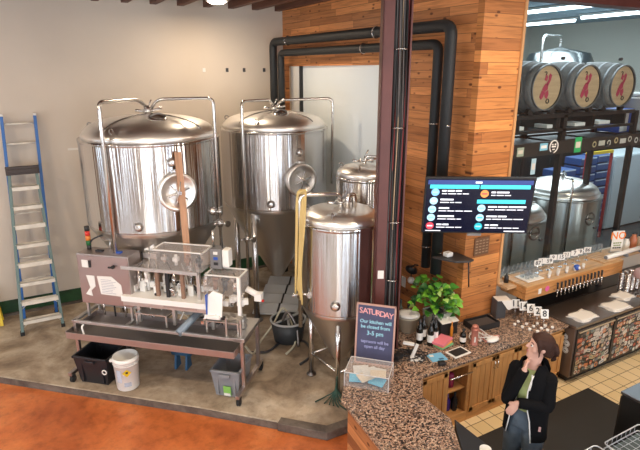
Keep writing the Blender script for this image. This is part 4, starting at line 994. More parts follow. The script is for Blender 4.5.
# speaker with cloth
sp = thing('small_speaker', 'grey box speaker on the granite beside the timber column', 'speaker', (5.31, 4.52, .8705), R(-18)); sp.location = (5.31, 4.52, .8705)
MB().box((0, 0, .13), (.14, .15, .26)).build('cabinet', mat('speaker_grey', (.09, .09, .10), .6), sp, bevel=.008); MB().box((0, -.078, .13), (.12, .008, .23)).build('grille', mat('speaker_mesh', (.06, .06, .065), .8, bump=.5, bscale=300), sp, bevel=.003)
cl_ = MB(); cl_.plate([(-.07, -.085, .262), (.12, -.085, .262), (.13, .06, .262), (-.06, .07, .262)], .006, (0, 0, 1)); cl_.plate([(-.02, -.086, .266), (.13, -.086, .266), (.15, -.10, .15), (.08, -.10, .13)], .006, (0, -1, 0))
o = cl_.build('draped_cloth', CLOTH); o.location = (5.31, 4.52, .8705 + .002); o.rotation_euler = (0, 0, R(-18)); tag(o, 'white cloth draped over the small grey speaker', 'cloth')

# right end of the counter
ns = thing('notice_card', 'white card with orange NO in a clear stand on the window ledge', 'sign', (7.97, 4.60, 1.301), R(-20))
MB().box((0, 0, .20), (.20, .006, .34)).build('card', WHITE, ns); MB().box((0, 0, .01), (.20, .08, .02)).build('stand_foot', TGLASS, ns)
text('lettering', 'NO', .17, frame((0, -.004, .285), (1, 0, 0), (0, 0, 1)), ORNG, ns)
for z, w_, m_ in ((.17, .15, mat('olive_ink', (.20, .26, .08), .5)), (.13, .13, mat('olive_ink', ())), (.09, .15, INK)):
    k_ = MB(); 
    for q in range(4): k_.box((-w_ / 2 + (q + .5) * w_ / 4, -.0035, z), (w_ / 5, .001, .022))
    k_.build('small_print', m_, ns)
pt = thing('white_tube', 'long white tube lying along the ledge at the right edge', 'tube', (7.75, 4.42, 1.375))
MB().cyl((-.32, 0, 0), (.75, .02, 0), .034, 18).build('tube_body', WHITE, pt); MB().cyl((-.33, 0, 0), (-.32, 0, 0), .028, 18).build('tube_end', GREY, pt)
for x in (.2, .6): MB().box((x, 0, -.052), (.04, .06, .042)).build('tube_rest', GREY, pt)
for i in range(3):
    for j in range(2):
        t_ = thing('shaker_stack', ['column of stacked steel cups, %s of the six', ''][0] % ['front left', 'back left', 'front middle', 'back middle', 'front right', 'back right'][i * 2 + j], 'cup stack', (7.62 + i * .12, 4.14 + j * .10, .8755), 0, 'stacked steel cups')
        pr2 = []
        for k in range(9): pr2 += [(.036, .03 * k), (.043, .03 * k + .026), (.045, .03 * k + .029)]
        MB().lathe([(0, 0)] + pr2 + [(.045, .29), (0, .29)], seg=20).build('cups', PIPE, t_)
pk = thing('cake_cover', 'mauve round cover on a stand at the right edge of the cooler', 'cover', (7.68, 3.93, .8755))
k_ = MB().lathe([(0, 0), (.10, 0), (.10, .012), (.02, .03), (.02, .28), (.16, .30), (.165, .31), (0, .31)], seg=28).build('stand', PIPE, pk)
MB().lathe([(.165, .312), (.17, .33), (.15, .40), (.09, .44), (0, .45)], seg=28).build('cover_dome', mat('mauve', (.42, .27, .27), .5), pk)
for i, (x, c_, h_, lab) in enumerate(((8.25, (.75, .72, .66), .20, 'white jar on the ledge right of the orange NO card'), (8.45, (.45, .16, .08), .24, 'amber bottle on the ledge near the right edge'), (8.62, (.40, .30, .2), .18, 'tan jar on the ledge at the right edge'))):
    j_ = thing('storage_jar', lab, 'jar', (x, 4.62, 1.301)); MB().lathe([(0, 0), (.05, 0), (.055, .01), (.055, h_ * .7), (.035, h_ * .85), (.035, h_), (0, h_)], seg=20).build('jar_body', mat('jar_%d' % i, c_, .3), j_); MB().lathe([(.036, h_), (.036, h_ + .02), (0, h_ + .02)], seg=16).build('lid', BLACK, j_)

# ================================================================= TELEVISION
yaw = -.55; til = .155
tv = thing('television', 'wall mounted television showing the beer menu', 'television', (4.467, 4.253, 2.59), 0, rot=(til, 0, yaw))
MB().box((0, .02, 0), (1.24, .045, .70)).build('housing', BLACK, tv, bevel=.006)
scr = MB().box((0, -.0045, 0), (1.205, .004, .665)).build('screen', mat('screen_glow', (.004, .005, .018), .25, emit=.6), tv)
MB().box((0, -.003, -.362), (.16, .03, .03)).build('sensor_bar', SHEET, tv)
CY = mat('menu_cyan', (.06, .62, .74), .5, emit=.85); NV = mat('menu_navy', (.035, .06, .22), .5, emit=.7); WT = mat('menu_white', (.80, .82, .90), .5, emit=.75)
LB = mat('menu_blue', (.22, .48, .85), .5, emit=.8); PB = mat('menu_pale', (.38, .66, .80), .5, emit=.8); OR_ = mat('menu_orange', (.85, .28, .08), .5, emit=.8); RD = mat('menu_red', (.60, .05, .08), .5, emit=.8); TQ = mat('menu_teal', (.02, .40, .48), .5, emit=.8)
def quad(name, x0, x1, z0, z1, m_, par=scr, d=.0008, y=-.0068): 
    return MB().span((x0, y, z0), (x1, y - d, z1)).build(name, m_, par)
quad('title_strip', -.59, .59, .265, .318, NV); 
quad('heading_bar', -.565, -.01, .215, .262, CY); quad('heading_bar', .005, .565, .215, .262, CY); quad('heading_bar', -.015, .535, .035, .082, CY)
MB().box((-.02, -.0085, .292), (.075, .001, .022)).build('title_text', WT, scr)
def disc(x, z, r_, m_, m2):
    q = Matrix.Rotation(PI / 2, 3, 'X'); s_ = MB(); s_.use(m_); s_.lathe([(r_, 0), (r_, .001), (0, .001)], (x, -.0068, z), 26, False, q)
    s_.use(m2); s_.box((x, -.0082, z), (r_ * 1.3, .001, r_ * .35)); s_.build('beer_logo', None, scr)
def entry(x, z, a, b_):
    for zz, ws_, h_ in ((z + .018, a, .020), (z - .018, b_, .011)):
        c_ = x; k_ = MB()
        for w_ in ws_:
            for q in range(max(1, round(w_ / .017))): k_.box((c_ + .007, -.0075, zz + .002 * ((q * 7) % 3 - 1)), (.0125, .001, h_))if False else None
            k_.box((c_ + w_ / 2, -.0075, zz), (w_, .001, h_)); c_ += w_ + .012
        k_.build('entry_text', WT, scr)
L5 = [(-.50, .17, LB, PB, [.05, .08, .07], [.06, .09, .05, .07]), (-.51, .062, PB, WT, [.15], [.10, .05, .07]), (-.52, -.045, PB, LB, [.12], [.09, .08, .09, .09]), (-.525, -.148, PB, LB, [.19], [.10, .10, .05]), (-.53, -.255, RD, WT, [.06, .07], [.10, .10, .07])]
for x, z, m1, m2, a, b_ in L5: disc(x, z, .046, m1, m2); entry(x + .075, z, a, b_)
L4 = [(.06, .155, OR_, RD, [.05, .14], [.05, .08, .07]), (.045, -.025, PB, LB, [.10, .11, .20], [.07, .12, .11, .07]), (.04, -.145, PB, TQ, [.12, .10], [.06, .10, .12, .11]), (.035, -.258, TQ, PB, [.05, .09], [.05, .08, .05, .10, .07])]
for x, z, m1, m2, a, b_ in L4: disc(x, z, .046, m1, m2); entry(x + .075, z, a, b_)
MB().box((-.49, -.0075, -.318), (.18, .001, .010)).build('footer_text', WT, scr); MB().box((.46, -.0075, -.318), (.24, .001, .014)).build('footer_text', WT, scr)
ar = MB(); ar.box((0, .06, 0), (.3, .04, .3)); ar.build('mount_plate', DSTEEL, tv)
A0 = WM[tv.name] @ V(0, .08, 0)
MB().tube([A0, A0 + V(.22, .05, .0), V(4.86, 4.60, 2.62), V(4.86, 4.636, 2.62)], .022, 8).build('mount_arm', DSTEEL, tv, world=True)
MB().span((4.78, 4.615, 2.5), (4.94, 4.638, 2.75)).build('wall_bracket', DSTEEL, tv, world=True)

# ================================================================= WALL THINGS
nb = thing('notice_board', 'small brown notice pinned to the timber column under the television', 'notice', (5.0, 4.632, 1.90))
MB().box((0, 0, 0), (.26, .012, .24)).build('board', mat('brown_card', (.20, .10, .05), .7), nb, bevel=.002)
k_ = MB()
for i in range(5):
    for j in range(4): k_.box((-.09 + j * .06, -.0075, .08 - i * .04), (.04, .002, .014))
k_.build('print', mat('card_print', (.42, .27, .16), .7), nb)
ws2 = thing('corner_shelf', 'dark angular wall shelf beside the television pipes', 'shelf', (4.61, 4.80, 1.80))
MB().prism([(.093, -.02), (.093, -.34), (.0, -.36), (-.16, -.28), (-.30, .0), (-.15, -.03)], 0, .025).build('shelf_board', mat('shelf_dark', (.05, .045, .045), .5), ws2, bevel=.004)
MB().tube([(.09, -.25, 0), (.06, -.30, -.14), (.085, -.30, -.36)], .010, 6).build('bracket', BLACK, ws2)
sb = tag(MB().box((4.49, 4.70, 1.857), (.10, .09, .06)).build('salt_box', WPLAST, bevel=.015), 'small white box on the dark corner shelf', 'box')
for i, (y, z, w_, h_, lab) in enumerate(((5.965, 1.63, .16, .05, 'thin white wall plate on the planks right of the brown post'), (5.80, 1.04, .09, .16, 'white socket plate low on the planks above the bowl'))):
    tag(MB().box((wx_(y) - .008, y, z), (.014, w_, h_)).build('wall_plate', WHITE, bevel=.003), lab, 'wall plate')
sc2 = thing('wall_sconce', 'dark wall lamp with a white bulb left of the plant', 'lamp', (4.67, 5.50, 1.40))
MB().tube([(.02, 0, 0), (-.06, -.02, .03), (-.12, -.03, .0)], .012, 8).build('arm', BLACK, sc2); MB().lathe([(.03, .06), (.09, 0), (.085, 0), (.02, .055)], (-.12, -.03, -.03), 18, True, Matrix.Rotation(.5, 3, 'X')).build('shade', BLACK, sc2); MB().ball((-.12, -.03, -.19), .05).build('globe', WHITE, sc2); MB().cyl((-.12, -.03, -.03), (-.12, -.03, -.16), .008, 6).build('bulb_stem', BLACK, sc2)

# ================================================================= PLANT, BOTTLES, CLUTTER
pl = thing('potted_pothos', 'bright green trailing pothos in a white trough against the planks', 'plant', (4.38, 4.74, .8705))
MB().lathe([(0, 0), (.13, 0), (.14, .01), (.17, .22), (.16, .22), (.13, .02), (0, .02)], seg=4, smooth=False, M=Matrix.Rotation(R(45), 3, 'Z')).build('trough', mat('trough_white', (.62, .58, .5), .5), pl)
MB().lathe([(0, .21), (.105, .21), (.11, .18)], seg=20).build('soil', DARK, pl)
GL = [mat('leaf_bright', (.16, .42, .035), .4), mat('leaf_mid', (.06, .24, .03), .4), mat('leaf_deep', (.02, .10, .02), .4), mat('leaf_pale', (.42, .62, .16), .4)]
rn = random.Random(4); lv = MB(); vn = MB()
for i in range(150):
    az = rn.uniform(0, 2 * PI); el = rn.uniform(-.6, 1.3); r_ = rn.uniform(.14, .34)
    c_ = V(r_ * math.cos(az) * math.cos(el) * .95 - .02, r_ * math.sin(az) * math.cos(el) * .95, (.39 + r_ * math.sin(el) * .85))
    if c_.x > .14: c_.x = .13
    s_ = rn.uniform(.05, .085); out = V(math.cos(az) * .8, math.sin(az) * .8, .35 - rn.uniform(0, .9)).normalized(); up = (V(0, 0, 1) + V(-.4, -.5, .2) + V(rn.uniform(-.5, .5), rn.uniform(-.5, .5), 0)).normalized()
    sd = out.cross(up).normalized(); up = sd.cross(out)
    lv.use(GL[rn.choice([0, 0, 0, 1, 1, 2, 3])])
    pts = [(0, .0, .0), (-.10, .38, .0), (.20, .62, -.02), (.62, .50, -.05), (1.05, .22, -.16), (1.35, 0, -.3)]
    vs = [c_ + out * (p[0] * s_) for p in [(-.0, 0, 0), (.3, 0, 0), (.65, 0, 0), (1.05, 0, 0), (1.35, 0, 0)]]
    mid = [V(0, 0, .0), V(.3, 0, .03), V(.65, 0, .03), V(1.05, 0, -.06), V(1.35, 0, -.25)]
    wd = [.42, .66, .56, .28, .0]
    vs = []
    for q, wq in zip(mid, wd):
        for sg__ in (-1, 0, 1): vs.append(c_ + out * q.x * s_ + sd * sg__ * wq * s_ + up * (q.z * s_ + (.14 * wq * s_ if sg__ else 0)))
    lv.add(vs, [(3 * a + b_, 3 * a + b_ + 1, 3 * a + b_ + 4, 3 * a + b_ + 3) for a in range(4) for b_ in range(2)], True)
    if i % 3 == 0: vn.tube(smooth_path([(0, 0, .24), tuple(c_ * .55 + V(0, 0, .16)), tuple(c_)], 4), .004, 5)
lv.build('foliage', None, pl); vn.build('vine', GL[1], pl)
def bottle(name, label, loc, h, r_, m_, cat='bottle', group=None, lab_=True, labm=PAPER, cap=BLACK):
    t = thing(name, label, cat, loc, R(-40), group)
    MB().lathe([(0, 0), (r_ * .95, 0), (r_, .006), (r_, h * .60), (r_ * .85, h * .68), (r_ * .38, h * .77), (r_ * .36, h * .97), (0, h * .97)], seg=20).build('glass_body', m_, t)
    MB().lathe([(r_ * .42, h * .84), (r_ * .42, h), (0, h)], seg=14).build('cap', cap, t)
    if lab_: MB().lathe([(r_ + .001, h * .16), (r_ + .0012, h * .46)], seg=20).build('label', labm, t)
    return t
WB = mat('wine_glass_dark', (.012, .012, .010), .08)
for (x, y), lab in zip(((3.90, 4.47), (3.98, 4.36), (4.09, 4.405), (4.00, 4.52), (4.12, 4.49)), ('leftmost', 'front', 'front right', 'back left', 'back right')):
    bottle('wine_bottle', 'dark wine bottle with white label, %s one of the five by the plant' % lab, (x, y, .8705), .32, .039, WB, group='wine bottles by the plant')
bottle('sauce_bottle', 'small dark bottle with pale label beside the notepad', (4.36, 4.20, .8705), .20, .038, WB)
pp = thing('pepper_mill', 'copper pink shaker beside the small dark bottle', 'shaker', (4.47, 4.12, .8705)); CP = mat('copper_pink', (.55, .22, .17), .3, .5)
MB().lathe([(0, 0), (.052, 0), (.052, .01), (.042, .03), (.042, .17), (.052, .20), (.052, .21), (0, .21)], seg=20).build('shaker_body', CP, pp); MB().ball((0, 0, .235), .040, sc=(1, 1, .7)).build('shaker_cap', CP, pp); MB().box((-.02, -.035, .08), (.03, .008, .07)).build('shaker_label', PAPER, pp)
def slab(name, label, cat, loc, size, rz, m_, bevel=.003): 
    o = MB().box((0, 0, size[2] / 2), size).build(name, m_, bevel=bevel); o.location = loc; o.rotation_euler = (0, 0, rz); return tag(o, label, cat)
tbt = thing('tablet', 'black tablet in a white frame lying on the granite', 'tablet', (4.15, 4.055, .8705), R(3)); MB().box((0, 0, .006), (.26, .17, .012)).build('frame', WHITE, tbt, bevel=.004); MB().box((0, 0, .0125), (.21, .13, .002)).build('screen', BLACK, tbt)
bcrd = thing('menu_card', 'light blue card lying on the granite left of the tablet', 'card', (3.86, 4.10, .8705), R(-12)); MB().box((0, 0, .002), (.20, .17, .004)).build('card', mat('sky_card', (.20, .52, .78), .4), bcrd); MB().box((.03, -.05, .0045), (.06, .03, .001)).build('printed_patch', mat('card_navy', (.05, .15, .3), .5), bcrd); MB().box((-.05, .04, .0045), (.05, .04, .001)).build('printed_patch', PAPER, bcrd)
npd = [('folded_cloth', 'pink folded cloth on top of the rainbow stack', (.62, .13, .17), .037), ]
for i, (nm, lab, c_, zz, sz) in enumerate((('notepad', 'green notepad at the bottom of the rainbow stack', (.18, .50, .25), 0, (.22, .15, .018)), ('notepad', 'orange notepad in the middle of the rainbow stack', (.80, .35, .08), .0185, (.22, .15, .018)), ('notepad', 'pink notepad on top of the rainbow stack', (.75, .20, .25), .037, (.26, .16, .03)))):
    slab(nm, lab, 'notepad', (4.12, 4.285 + .01 * i, .8705 + zz), sz, R(10 + 6 * i), mat('pad_%d' % i, c_, .6))
tag(bpy.data.objects['notepad'], group='rainbow stack of notepads')
for o in [q for q in bpy.data.objects if q.name.startswith('notepad')]: o['group'] = 'rainbow stack of notepads'
# papers, orange marker, tray with napkins
o = MB().box((0, 0, 0), (.26, .18, .004), Matrix.Rotation(R(12), 3, 'X')).build('white_paper', PAPER); o.location = (4.36, 4.50, 1.075); o.rotation_euler = (0, 0, R(-5)); tag(o, 'white sheet of paper on the dark box behind the bottles', 'paper')
slab('dark_box', 'black box behind the notepads supporting the white paper', 'box', (4.36, 4.51, .8705), (.26, .14, .175), R(-5), BLACK)
bottle('hot_sauce', 'slim orange bottle behind the rainbow notepads', (4.36, 4.40, .8705), .20, .018, mat('orange_sauce', (.75, .28, .03), .3), lab_=False, cap=mat('orange_sauce', ()))
nt_ = thing('napkin_tray', 'black tray with crumpled wrapping against the foot of the column', 'tray', (4.90, 4.42, .8705), R(-5)); k_ = MB(); k_.span((-.2, -.12, 0), (.2, .12, .012)); k_.span((-.2, -.12, 0), (-.19, .12, .08)); k_.span((.19, -.12, 0), (.2, .12, .08)); k_.span((-.2, -.12, 0), (.2, -.11, .08)); k_.span((-.2, .11, 0), (.2, .12, .08)); k_.build('tray_box', BLACK, nt_)
MB().span((-.17, -.09, .012), (.17, .09, .06)).build('napkins', mat('dark_napkin', (.06, .05, .05), .8), nt_)
wr = thing('cable_bundle', 'pale tangle of wires and wrapping in front of the black tray', 'cables', (4.66, 4.13, .8705))
rn = random.Random(9)
for i in range(7):
    pts = [V(rn.uniform(-.15, .2), rn.uniform(-.1, .18), .012 + .02 * (q % 2) + .01 * i * .5) for q in range(5)]; MB().tube(smooth_path(pts), .0055, 6).build('wire', [WHITE, CP, WPLAST][i % 3], wr)
MB().ball((.05, -.08, .03), .05, sc=(2.0, 1.1, .6)).build('wrapping', WHITE, wr)
pw = thing('table_stand', 'white angular card stand with wires on the granite right of the chalkboard', 'stand', (3.60, 4.20, .8705), R(-35))
MB().box((0, 0, .10), (.035, .02, .20), Matrix.Rotation(R(18), 3, 'Y')).build('stand_post', WHITE, pw); MB().box((-.07, 0, .20), (.13, .03, .03), Matrix.Rotation(R(8), 3, 'Y')).build('stand_top', WHITE, pw); MB().box((.03, 0, .01), (.14, .10, .02)).build('stand_foot', WHITE, pw)
for i in range(6):
    pts = [V(rn.uniform(-.22, .18), rn.uniform(-.12, .22), .012 + .015 * (q % 2)) for q in range(5)]; MB().tube(smooth_path(pts), .006, 6).build('cable', BLACK if i % 2 else DARK, pw)
slab('dark_gadget', 'black handheld device among the wires on the granite', 'device', (3.44, 4.30, .8705), (.12, .08, .06), R(20), BLACK, .01); slab('dark_gadget', 'small black charger block beside the white stand', 'device', (3.80, 3.95, .8705), (.08, .07, .04), R(-20), BLACK, .01)
bw = thing('white_bucket', 'cream bucket with a folded napkin behind the chalkboard', 'bucket', (3.98, 4.80, .8705)); MB().lathe([(0, 0), (.10, 0), (.14, .20), (.145, .20), (.145, .215), (.13, .215), (.095, .012), (0, .012)], seg=28).build('pail', mat('cream_pail', (.62, .55, .42), .5), bw)
o = MB().lathe([(0, 0), (.14, .005), (.15, .012), (.08, .03), (0, .035)], seg=20).build('white_plate', WHITE); o.location = (3.98, 4.80, 1.088); tag(o, 'white plate resting on top of the cream bucket', 'plate')
jr = [(3.86, 4.98, .30, .05, (.62, .58, .50), 'pale tall jar behind the cream bucket'), (4.12, 4.98, .26, .04, (.15, .12, .08), 'brown jar behind the wine bottles'), (4.02, 5.02, .34, .03, (.05, .06, .04), 'dark slim bottle at the back against the planks')]
for i, (x, y, h_, r_, c_, lab) in enumerate(jr): bottle('storage_bottle', lab, (x, y - .01, .8705), h_, r_, mat('sb_%d' % i, c_, .35), lab_=(i == 0), labm=WHITE, cap=WHITE if i == 0 else BLACK)

# ================================================================= CHALKBOARD AND CLEAR BOX
cs = thing('chalkboard_sign', 'framed SATURDAY chalkboard sign standing on the granite before the brown post', 'sign', (3.115, 4.325, .8705), 0, rot=(R(-7), 0, math.atan2(-.714, .70)))
PINKF = mat('pink_wood_frame', (.50, .30, .25), .5); CHB = mat('slate_blue', (.060, .064, .13), .6, vary=.15, vscale=6)
k_ = MB(); W_, H_ = .225, .72
k_.span((-W_, -.012, 0), (-W_ + .02, .012, H_)); k_.span((W_ - .02, -.012, 0), (W_, .012, H_)); k_.span((-W_, -.012, 0), (W_, .012, .02)); k_.span((-W_, -.012, H_ - .02), (W_, .012, H_)); k_.build('frame', PINKF, cs, bevel=.003)
MB().span((-W_ + .02, -.004, .02), (W_ - .02, .004, H_ - .02)).build('board', CHB, cs)
MB().plate([(-.02, .012, H_ * .6), (.02, .012, H_ * .6), (.02, .10, .085), (-.02, .10, .085)], .01, (0, 1, .4)).build('prop_leg', PINKF, cs)
CHP = mat('chalk_pink', (.78, .36, .36), .8); CHC = mat('chalk_cyan', (.35, .68, .80), .8); CHV = mat('chalk_violet', (.34, .36, .60), .8)
FR = lambda z: frame((0, -.0050, z), (1, 0, 0), (0, 0, 1))
word = 'SATURDAY'
for i, ch in enumerate(word):
    u_ = i - 3.5; M_ = frame((u_ * .049, -.005, .622 - .0016 * (u_ + 3.5) ** 1.6 * .9 + .010), (1, 0, -.03 * u_ * .5), (0, 0, 1)); text('title_letter', ch, .092, M_, CHP, cs)
for s_, z, sz, m_ in (('Our kitchen will', .510, .058, CHC), ('be closed from', .450, .058, CHC), ('3-5 pm', .375, .070, CHC), ('taproom will be', .275, .052, CHV), ('open all day', .215, .052, CHV)): text('chalk_line', s_, sz, FR(z), m_, cs, spacing=.95)
ab = thing('acrylic_box', 'clear acrylic box of blue packets in front of the chalkboard', 'box', (2.89, 4.085, .8705), math.atan2(-.714, .70))
k_ = MB(); a_, b_, h_ = .235, .165, .165; t_ = .006
k_.span((-a_, -b_, 0), (a_, b_, t_)); k_.span((-a_, -b_, t_), (a_, -b_ + t_, h_)); k_.span((-a_, b_ - t_, t_), (a_, b_, h_)); k_.span((-a_, -b_ + t_, t_), (-a_ + t_, b_ - t_, h_)); k_.span((a_ - t_, -b_ + t_, t_), (a_, b_ - t_, h_)); k_.span((-a_, -b_, h_), (a_, b_, h_ + t_)); k_.build('clear_case', ACRYL, ab)
k_ = MB()
for s1 in (-1, 1):
    for s2 in (-1, 1): k_.span((s1 * a_ - .003, s2 * b_ - .003, 0), (s1 * a_ + .003, s2 * b_ + .003, h_ + t_))
    k_.span((-a_, s1 * b_ - .003, h_), (a_, s1 * b_ + .003, h_ + t_ + .001)); k_.span((s1 * a_ - .003, -b_, h_), (s1 * a_ + .003, b_, h_ + t_ + .001))
k_.build('case_edge', mat('edge_white', (.62, .60, .60), .3), ab)
PK = [mat('packet_blue', (.12, .52, .78), .4), mat('packet_pale', (.62, .68, .70), .5), mat('packet_cream', (.66, .62, .50), .5)]
M_ab = WM[ab.name]
for i, (x, y, z, tx_, rz_, m_) in enumerate(((-.12, -.05, .05, 25, 10, 0), (.10, -.06, .05, 20, -15, 0), (-.10, .06, .08, 35, 20, 1), (.08, .06, .08, 30, -5, 1), (0, .03, .10, 10, 35, 1), (.10, -.02, .115, 5, 10, 2), (-.03, -.05, .08, 30, 50, 2))):
    o = MB().box((0, 0, 0), (.17, .12, .014)).build('packet', PK[m_], bevel=.004); o.matrix_world = M_ab @ Matrix.Translation((x, y, z)) @ Matrix.Rotation(R(rz_), 4, 'Z') @ Matrix.Rotation(R(tx_ * .6), 4, 'X')
    tag(o, ['left light blue packet in the clear box', 'right light blue packet in the clear box', 'left pale packet in the clear box', 'right pale packet in the clear box', 'topmost pale packet in the clear box', 'cream packet at the right of the clear box', 'cream packet in the middle of the clear box'][i], 'packet', 'packets in the clear box')

# ================================================================= FLOOR MAT, FRIDGE, RACKS
tag(MB().prism([(3.4, 2.3), (6.13, 2.3), (6.13, 3.60), (3.4, 3.60)], .0045, .016).build('floor_mat', mat('mat_black', (.022, .021, .020), .7, bump=.3, bscale=200), bevel=.004), 'black rubber floor mat on the cream tiles behind the bar', 'mat')
fb = thing('undercounter_fridge', 'black undercounter unit with a steel top at the right edge', 'fridge', (5.6, 2.25, .0165))
MB().span((5.10, 1.85, .03), (6.15, 2.63, .84)).build('body', mat('fridge_black', (.02, .02, .02), .3), fb, world=True, bevel=.01); MB().span((5.09, 1.84, .84), (6.16, 2.64, .87)).build('steel_top', steel('fridge_top', (.24, .25, .27), .35), fb, world=True, bevel=.006)
MB().span((5.12, 2.631, .10), (6.12, 2.65, .80)).build('door', mat('fridge_black', ()), fb, world=True, bevel=.005)
for x in (5.14, 6.1):
    for y in (1.9, 2.58): MB().cyl((x, y, .0165), (x, y, .035), .02, 10).build('foot', RUBBER, fb, world=True)
def dish_rack(label, c_, w_, d_):
    t = thing('glass_rack', label, 'rack', (c_[0], c_[1], .8705), 0, 'wire glass racks on the granite'); WW = mat('rack_wire', (.60, .62, .64), .3, .6); h_ = .075
    for z in (.008, h_): MB().tube(bend([(-w_ / 2, -d_ / 2 + .02, z), (-w_ / 2, d_ / 2, z), (w_ / 2, d_ / 2, z), (w_ / 2, -d_ / 2, z), (-w_ / 2, -d_ / 2, z), (-w_ / 2, -d_ / 2 + .02, z)], .04), .006, 6).build('rim', WW, t)
    k_ = MB()
    for i in range(1, 8): x = -w_ / 2 + w_ * i / 8; k_.tube([(x, -d_ / 2, h_), (x, -d_ / 2, .01), (x, d_ / 2, .01), (x, d_ / 2, h_)], .003, 5)
    for i in range(1, 6): y = -d_ / 2 + d_ * i / 6; k_.tube([(-w_ / 2, y, h_), (-w_ / 2, y, .01), (w_ / 2, y, .01), (w_ / 2, y, h_)], .003, 5)
    k_.build('wire_grid', WW, t)
    MB().span((-w_ / 2 + .02, -d_ / 2 + .02, .0), (w_ / 2 - .02, d_ / 2 - .02, .004)).build('liner', mat('rack_liner', (.05, .07, .07), .4), t)
dish_rack('wire glass rack on the near granite, right one of the two', (4.35, 1.97), .54, .42); dish_rack('wire glass rack on the near granite, left one of the two', (3.76, 1.99), .48, .42)
ub = thing('ice_bin', 'black bin standing against the inner edge of the bar top', 'bin', (3.12, 2.7, .004))
MB().prism([(3.245, 3.14), (3.245, 2.20), (2.98, 2.20), (3.01, 2.79), (3.13, 2.99)], .005, .835).build('body', mat('bin_black', (.022, .023, .026), .35), ub, world=True, bevel=.01)
MB().prism([(3.25, 3.15), (3.25, 2.20), (2.975, 2.20), (3.005, 2.79), (3.13, 2.99)], .835, .868).build('lid', mat('bin_black', ()), ub, world=True, bevel=.006)
cu = tag(MB().lathe([(0, 0), (.04, 0), (.05, .10), (.045, .10), (.036, .008), (0, .008)], (3.10, 2.62, .8685), 18).build('paper_cup', WHITE), 'white cup on the black bin beside the bar', 'cup')
# packets and debris tie: nothing else here
# ================================================================= BACK ROOM BEHIND THE GLASS
BW = mat('barrel_oak_grey', (.20, .20, .20), .6, vary=.25, vscale=8); BH = wood('barrel_head_wood', (.50, .36, .22), 0, .55, .75); HOOP = mat('hoop_steel', (.25, .26, .27), .4, .6); MAG = mat('barrel_red', (.40, .045, .09), .6)
def barrel(label, x, y, z):
    t = thing('wooden_barrel', label, 'barrel', (x, y, z), 0, 'wooden barrels on the rack'); q = Matrix.Rotation(PI / 2, 3, 'X')   # +z of the profile -> -y
    L_ = .46
    prof = [(.305, L_), (.32, L_)] + [(.32 + .055 * math.cos(PI / 2 * s_), L_ * s_) for s_ in (.8, .5, .25, 0, -.25, -.5, -.8)] + [(.32, -L_), (0, -L_)]
    MB().lathe(prof, seg=40, M=q).build('staves', BW, t)
    MB().lathe([(.305, L_ - .025), (0, L_ - .025)], seg=36, M=q).build('head', BH, t)
    for s_ in (.97, .72, .36, -.36, -.72, -.97):
        r_ = .323 + .055 * math.cos(PI / 2 * s_) if abs(s_) < .95 else .324
        MB().lathe([(r_, (s_ - .04) * L_), (r_ + .003, s_ * L_), (r_, (s_ + .04) * L_)], seg=36, M=q).build('hoop', HOOP, t)
    k_ = MB(); yy = -(L_ - .021)
    def blob(pts): k_.plate([(a, yy, b_) for a, b_ in pts][::-1], .002, (0, -1, 0))
    blob([(-.02, .05), (.03, .03), (.07, .09), (.09, .17), (.05, .20), (.02, .16), (.03, .11)]); blob([(-.09, -.02), (-.03, .06), (.03, .05), (.03, -.02), (-.03, -.06)]); blob([(-.13, -.13), (-.09, -.03), (-.03, -.06), (-.05, -.13), (-.09, -.17)])
    blob([(-.03, -.07), (.04, -.03), (.06, -.09), (.03, -.16), (-.02, -.13)]); blob([(-.06, .11), (-.01, .09), (.01, .15), (-.03, .19)])
    k_.build('painted_emblem', MAG, t)
    k2 = MB(); k2.torus((.05, yy - .003, -.19), .03, .006, (0, 1, 0), 14); k2.torus((-.05, yy - .003, .20), .022, .005, (0, 1, 0), 14, R(20), R(250)); k2.build('head_mark', INK, t)
for x, lab in ((5.80, 'grey barrel mostly hidden behind the timber column'), (6.65, 'wooden barrel with red emblem next to the timber column'), (7.56, 'wooden barrel with red emblem, middle of the three in view'), (8.45, 'wooden barrel with red emblem at the right end of the row')):
    barrel(lab, x, 5.66, 3.855)
rk = thing('barrel_rack', 'black steel rack carrying the row of barrels', 'rack', (7.5, 5.7, 0))
k_ = MB()
for y in (5.30, 6.02):
    k_.span((5.3, y - .03, 3.41), (9.0, y + .03, 3.47)); k_.span((5.3, y - .03, 3.20), (9.0, y + .03, 3.24))
k_.build('cradle_beam', BLACK, rk, world=True)
k_ = MB()
for x in (5.80, 6.67, 7.56, 8.38):
    for s_ in (-.24, .24):
        for y in (5.30, 6.02): k_.box((x + s_, y, 3.50), (.10, .06, .07), Matrix.Rotation(-.6 * (1 if s_ > 0 else -1), 3, 'Y'))
    for s_ in (-.42, .42): k_.span((x + s_ - .02, 5.30, 3.22), (x + s_ + .02, 6.02, 3.45))
k_.build('cradle', BLACK, rk, world=True)
MB().span((5.3, 5.25, 2.86), (11.5, 5.33, 3.06)).build('front_beam', mat('rack_brown_black', (.035, .030, .028), .5), rk, world=True)
MB().span((5.3, 6.0, 2.86), (11.5, 6.08, 3.06)).build('rear_beam', BLACK, rk, world=True)
for x in (5.45, 7.2, 9.05, 11.3):
    for y in (5.27, 5.98): MB().span((x, y, 0), (x + .08, y + .08, 3.45 if x < 10 else 3.06)).build('upright', BLACK, rk, world=True)
k_ = MB()
for x in (5.5, 6.4, 7.3, 8.2, 9.1, 10.0, 10.9): k_.span((x, 5.3, 3.00), (x + .7, 6.02, 3.03))
k_.build('deck_board', BLACK, rk, world=True)
rs = random.Random(3)
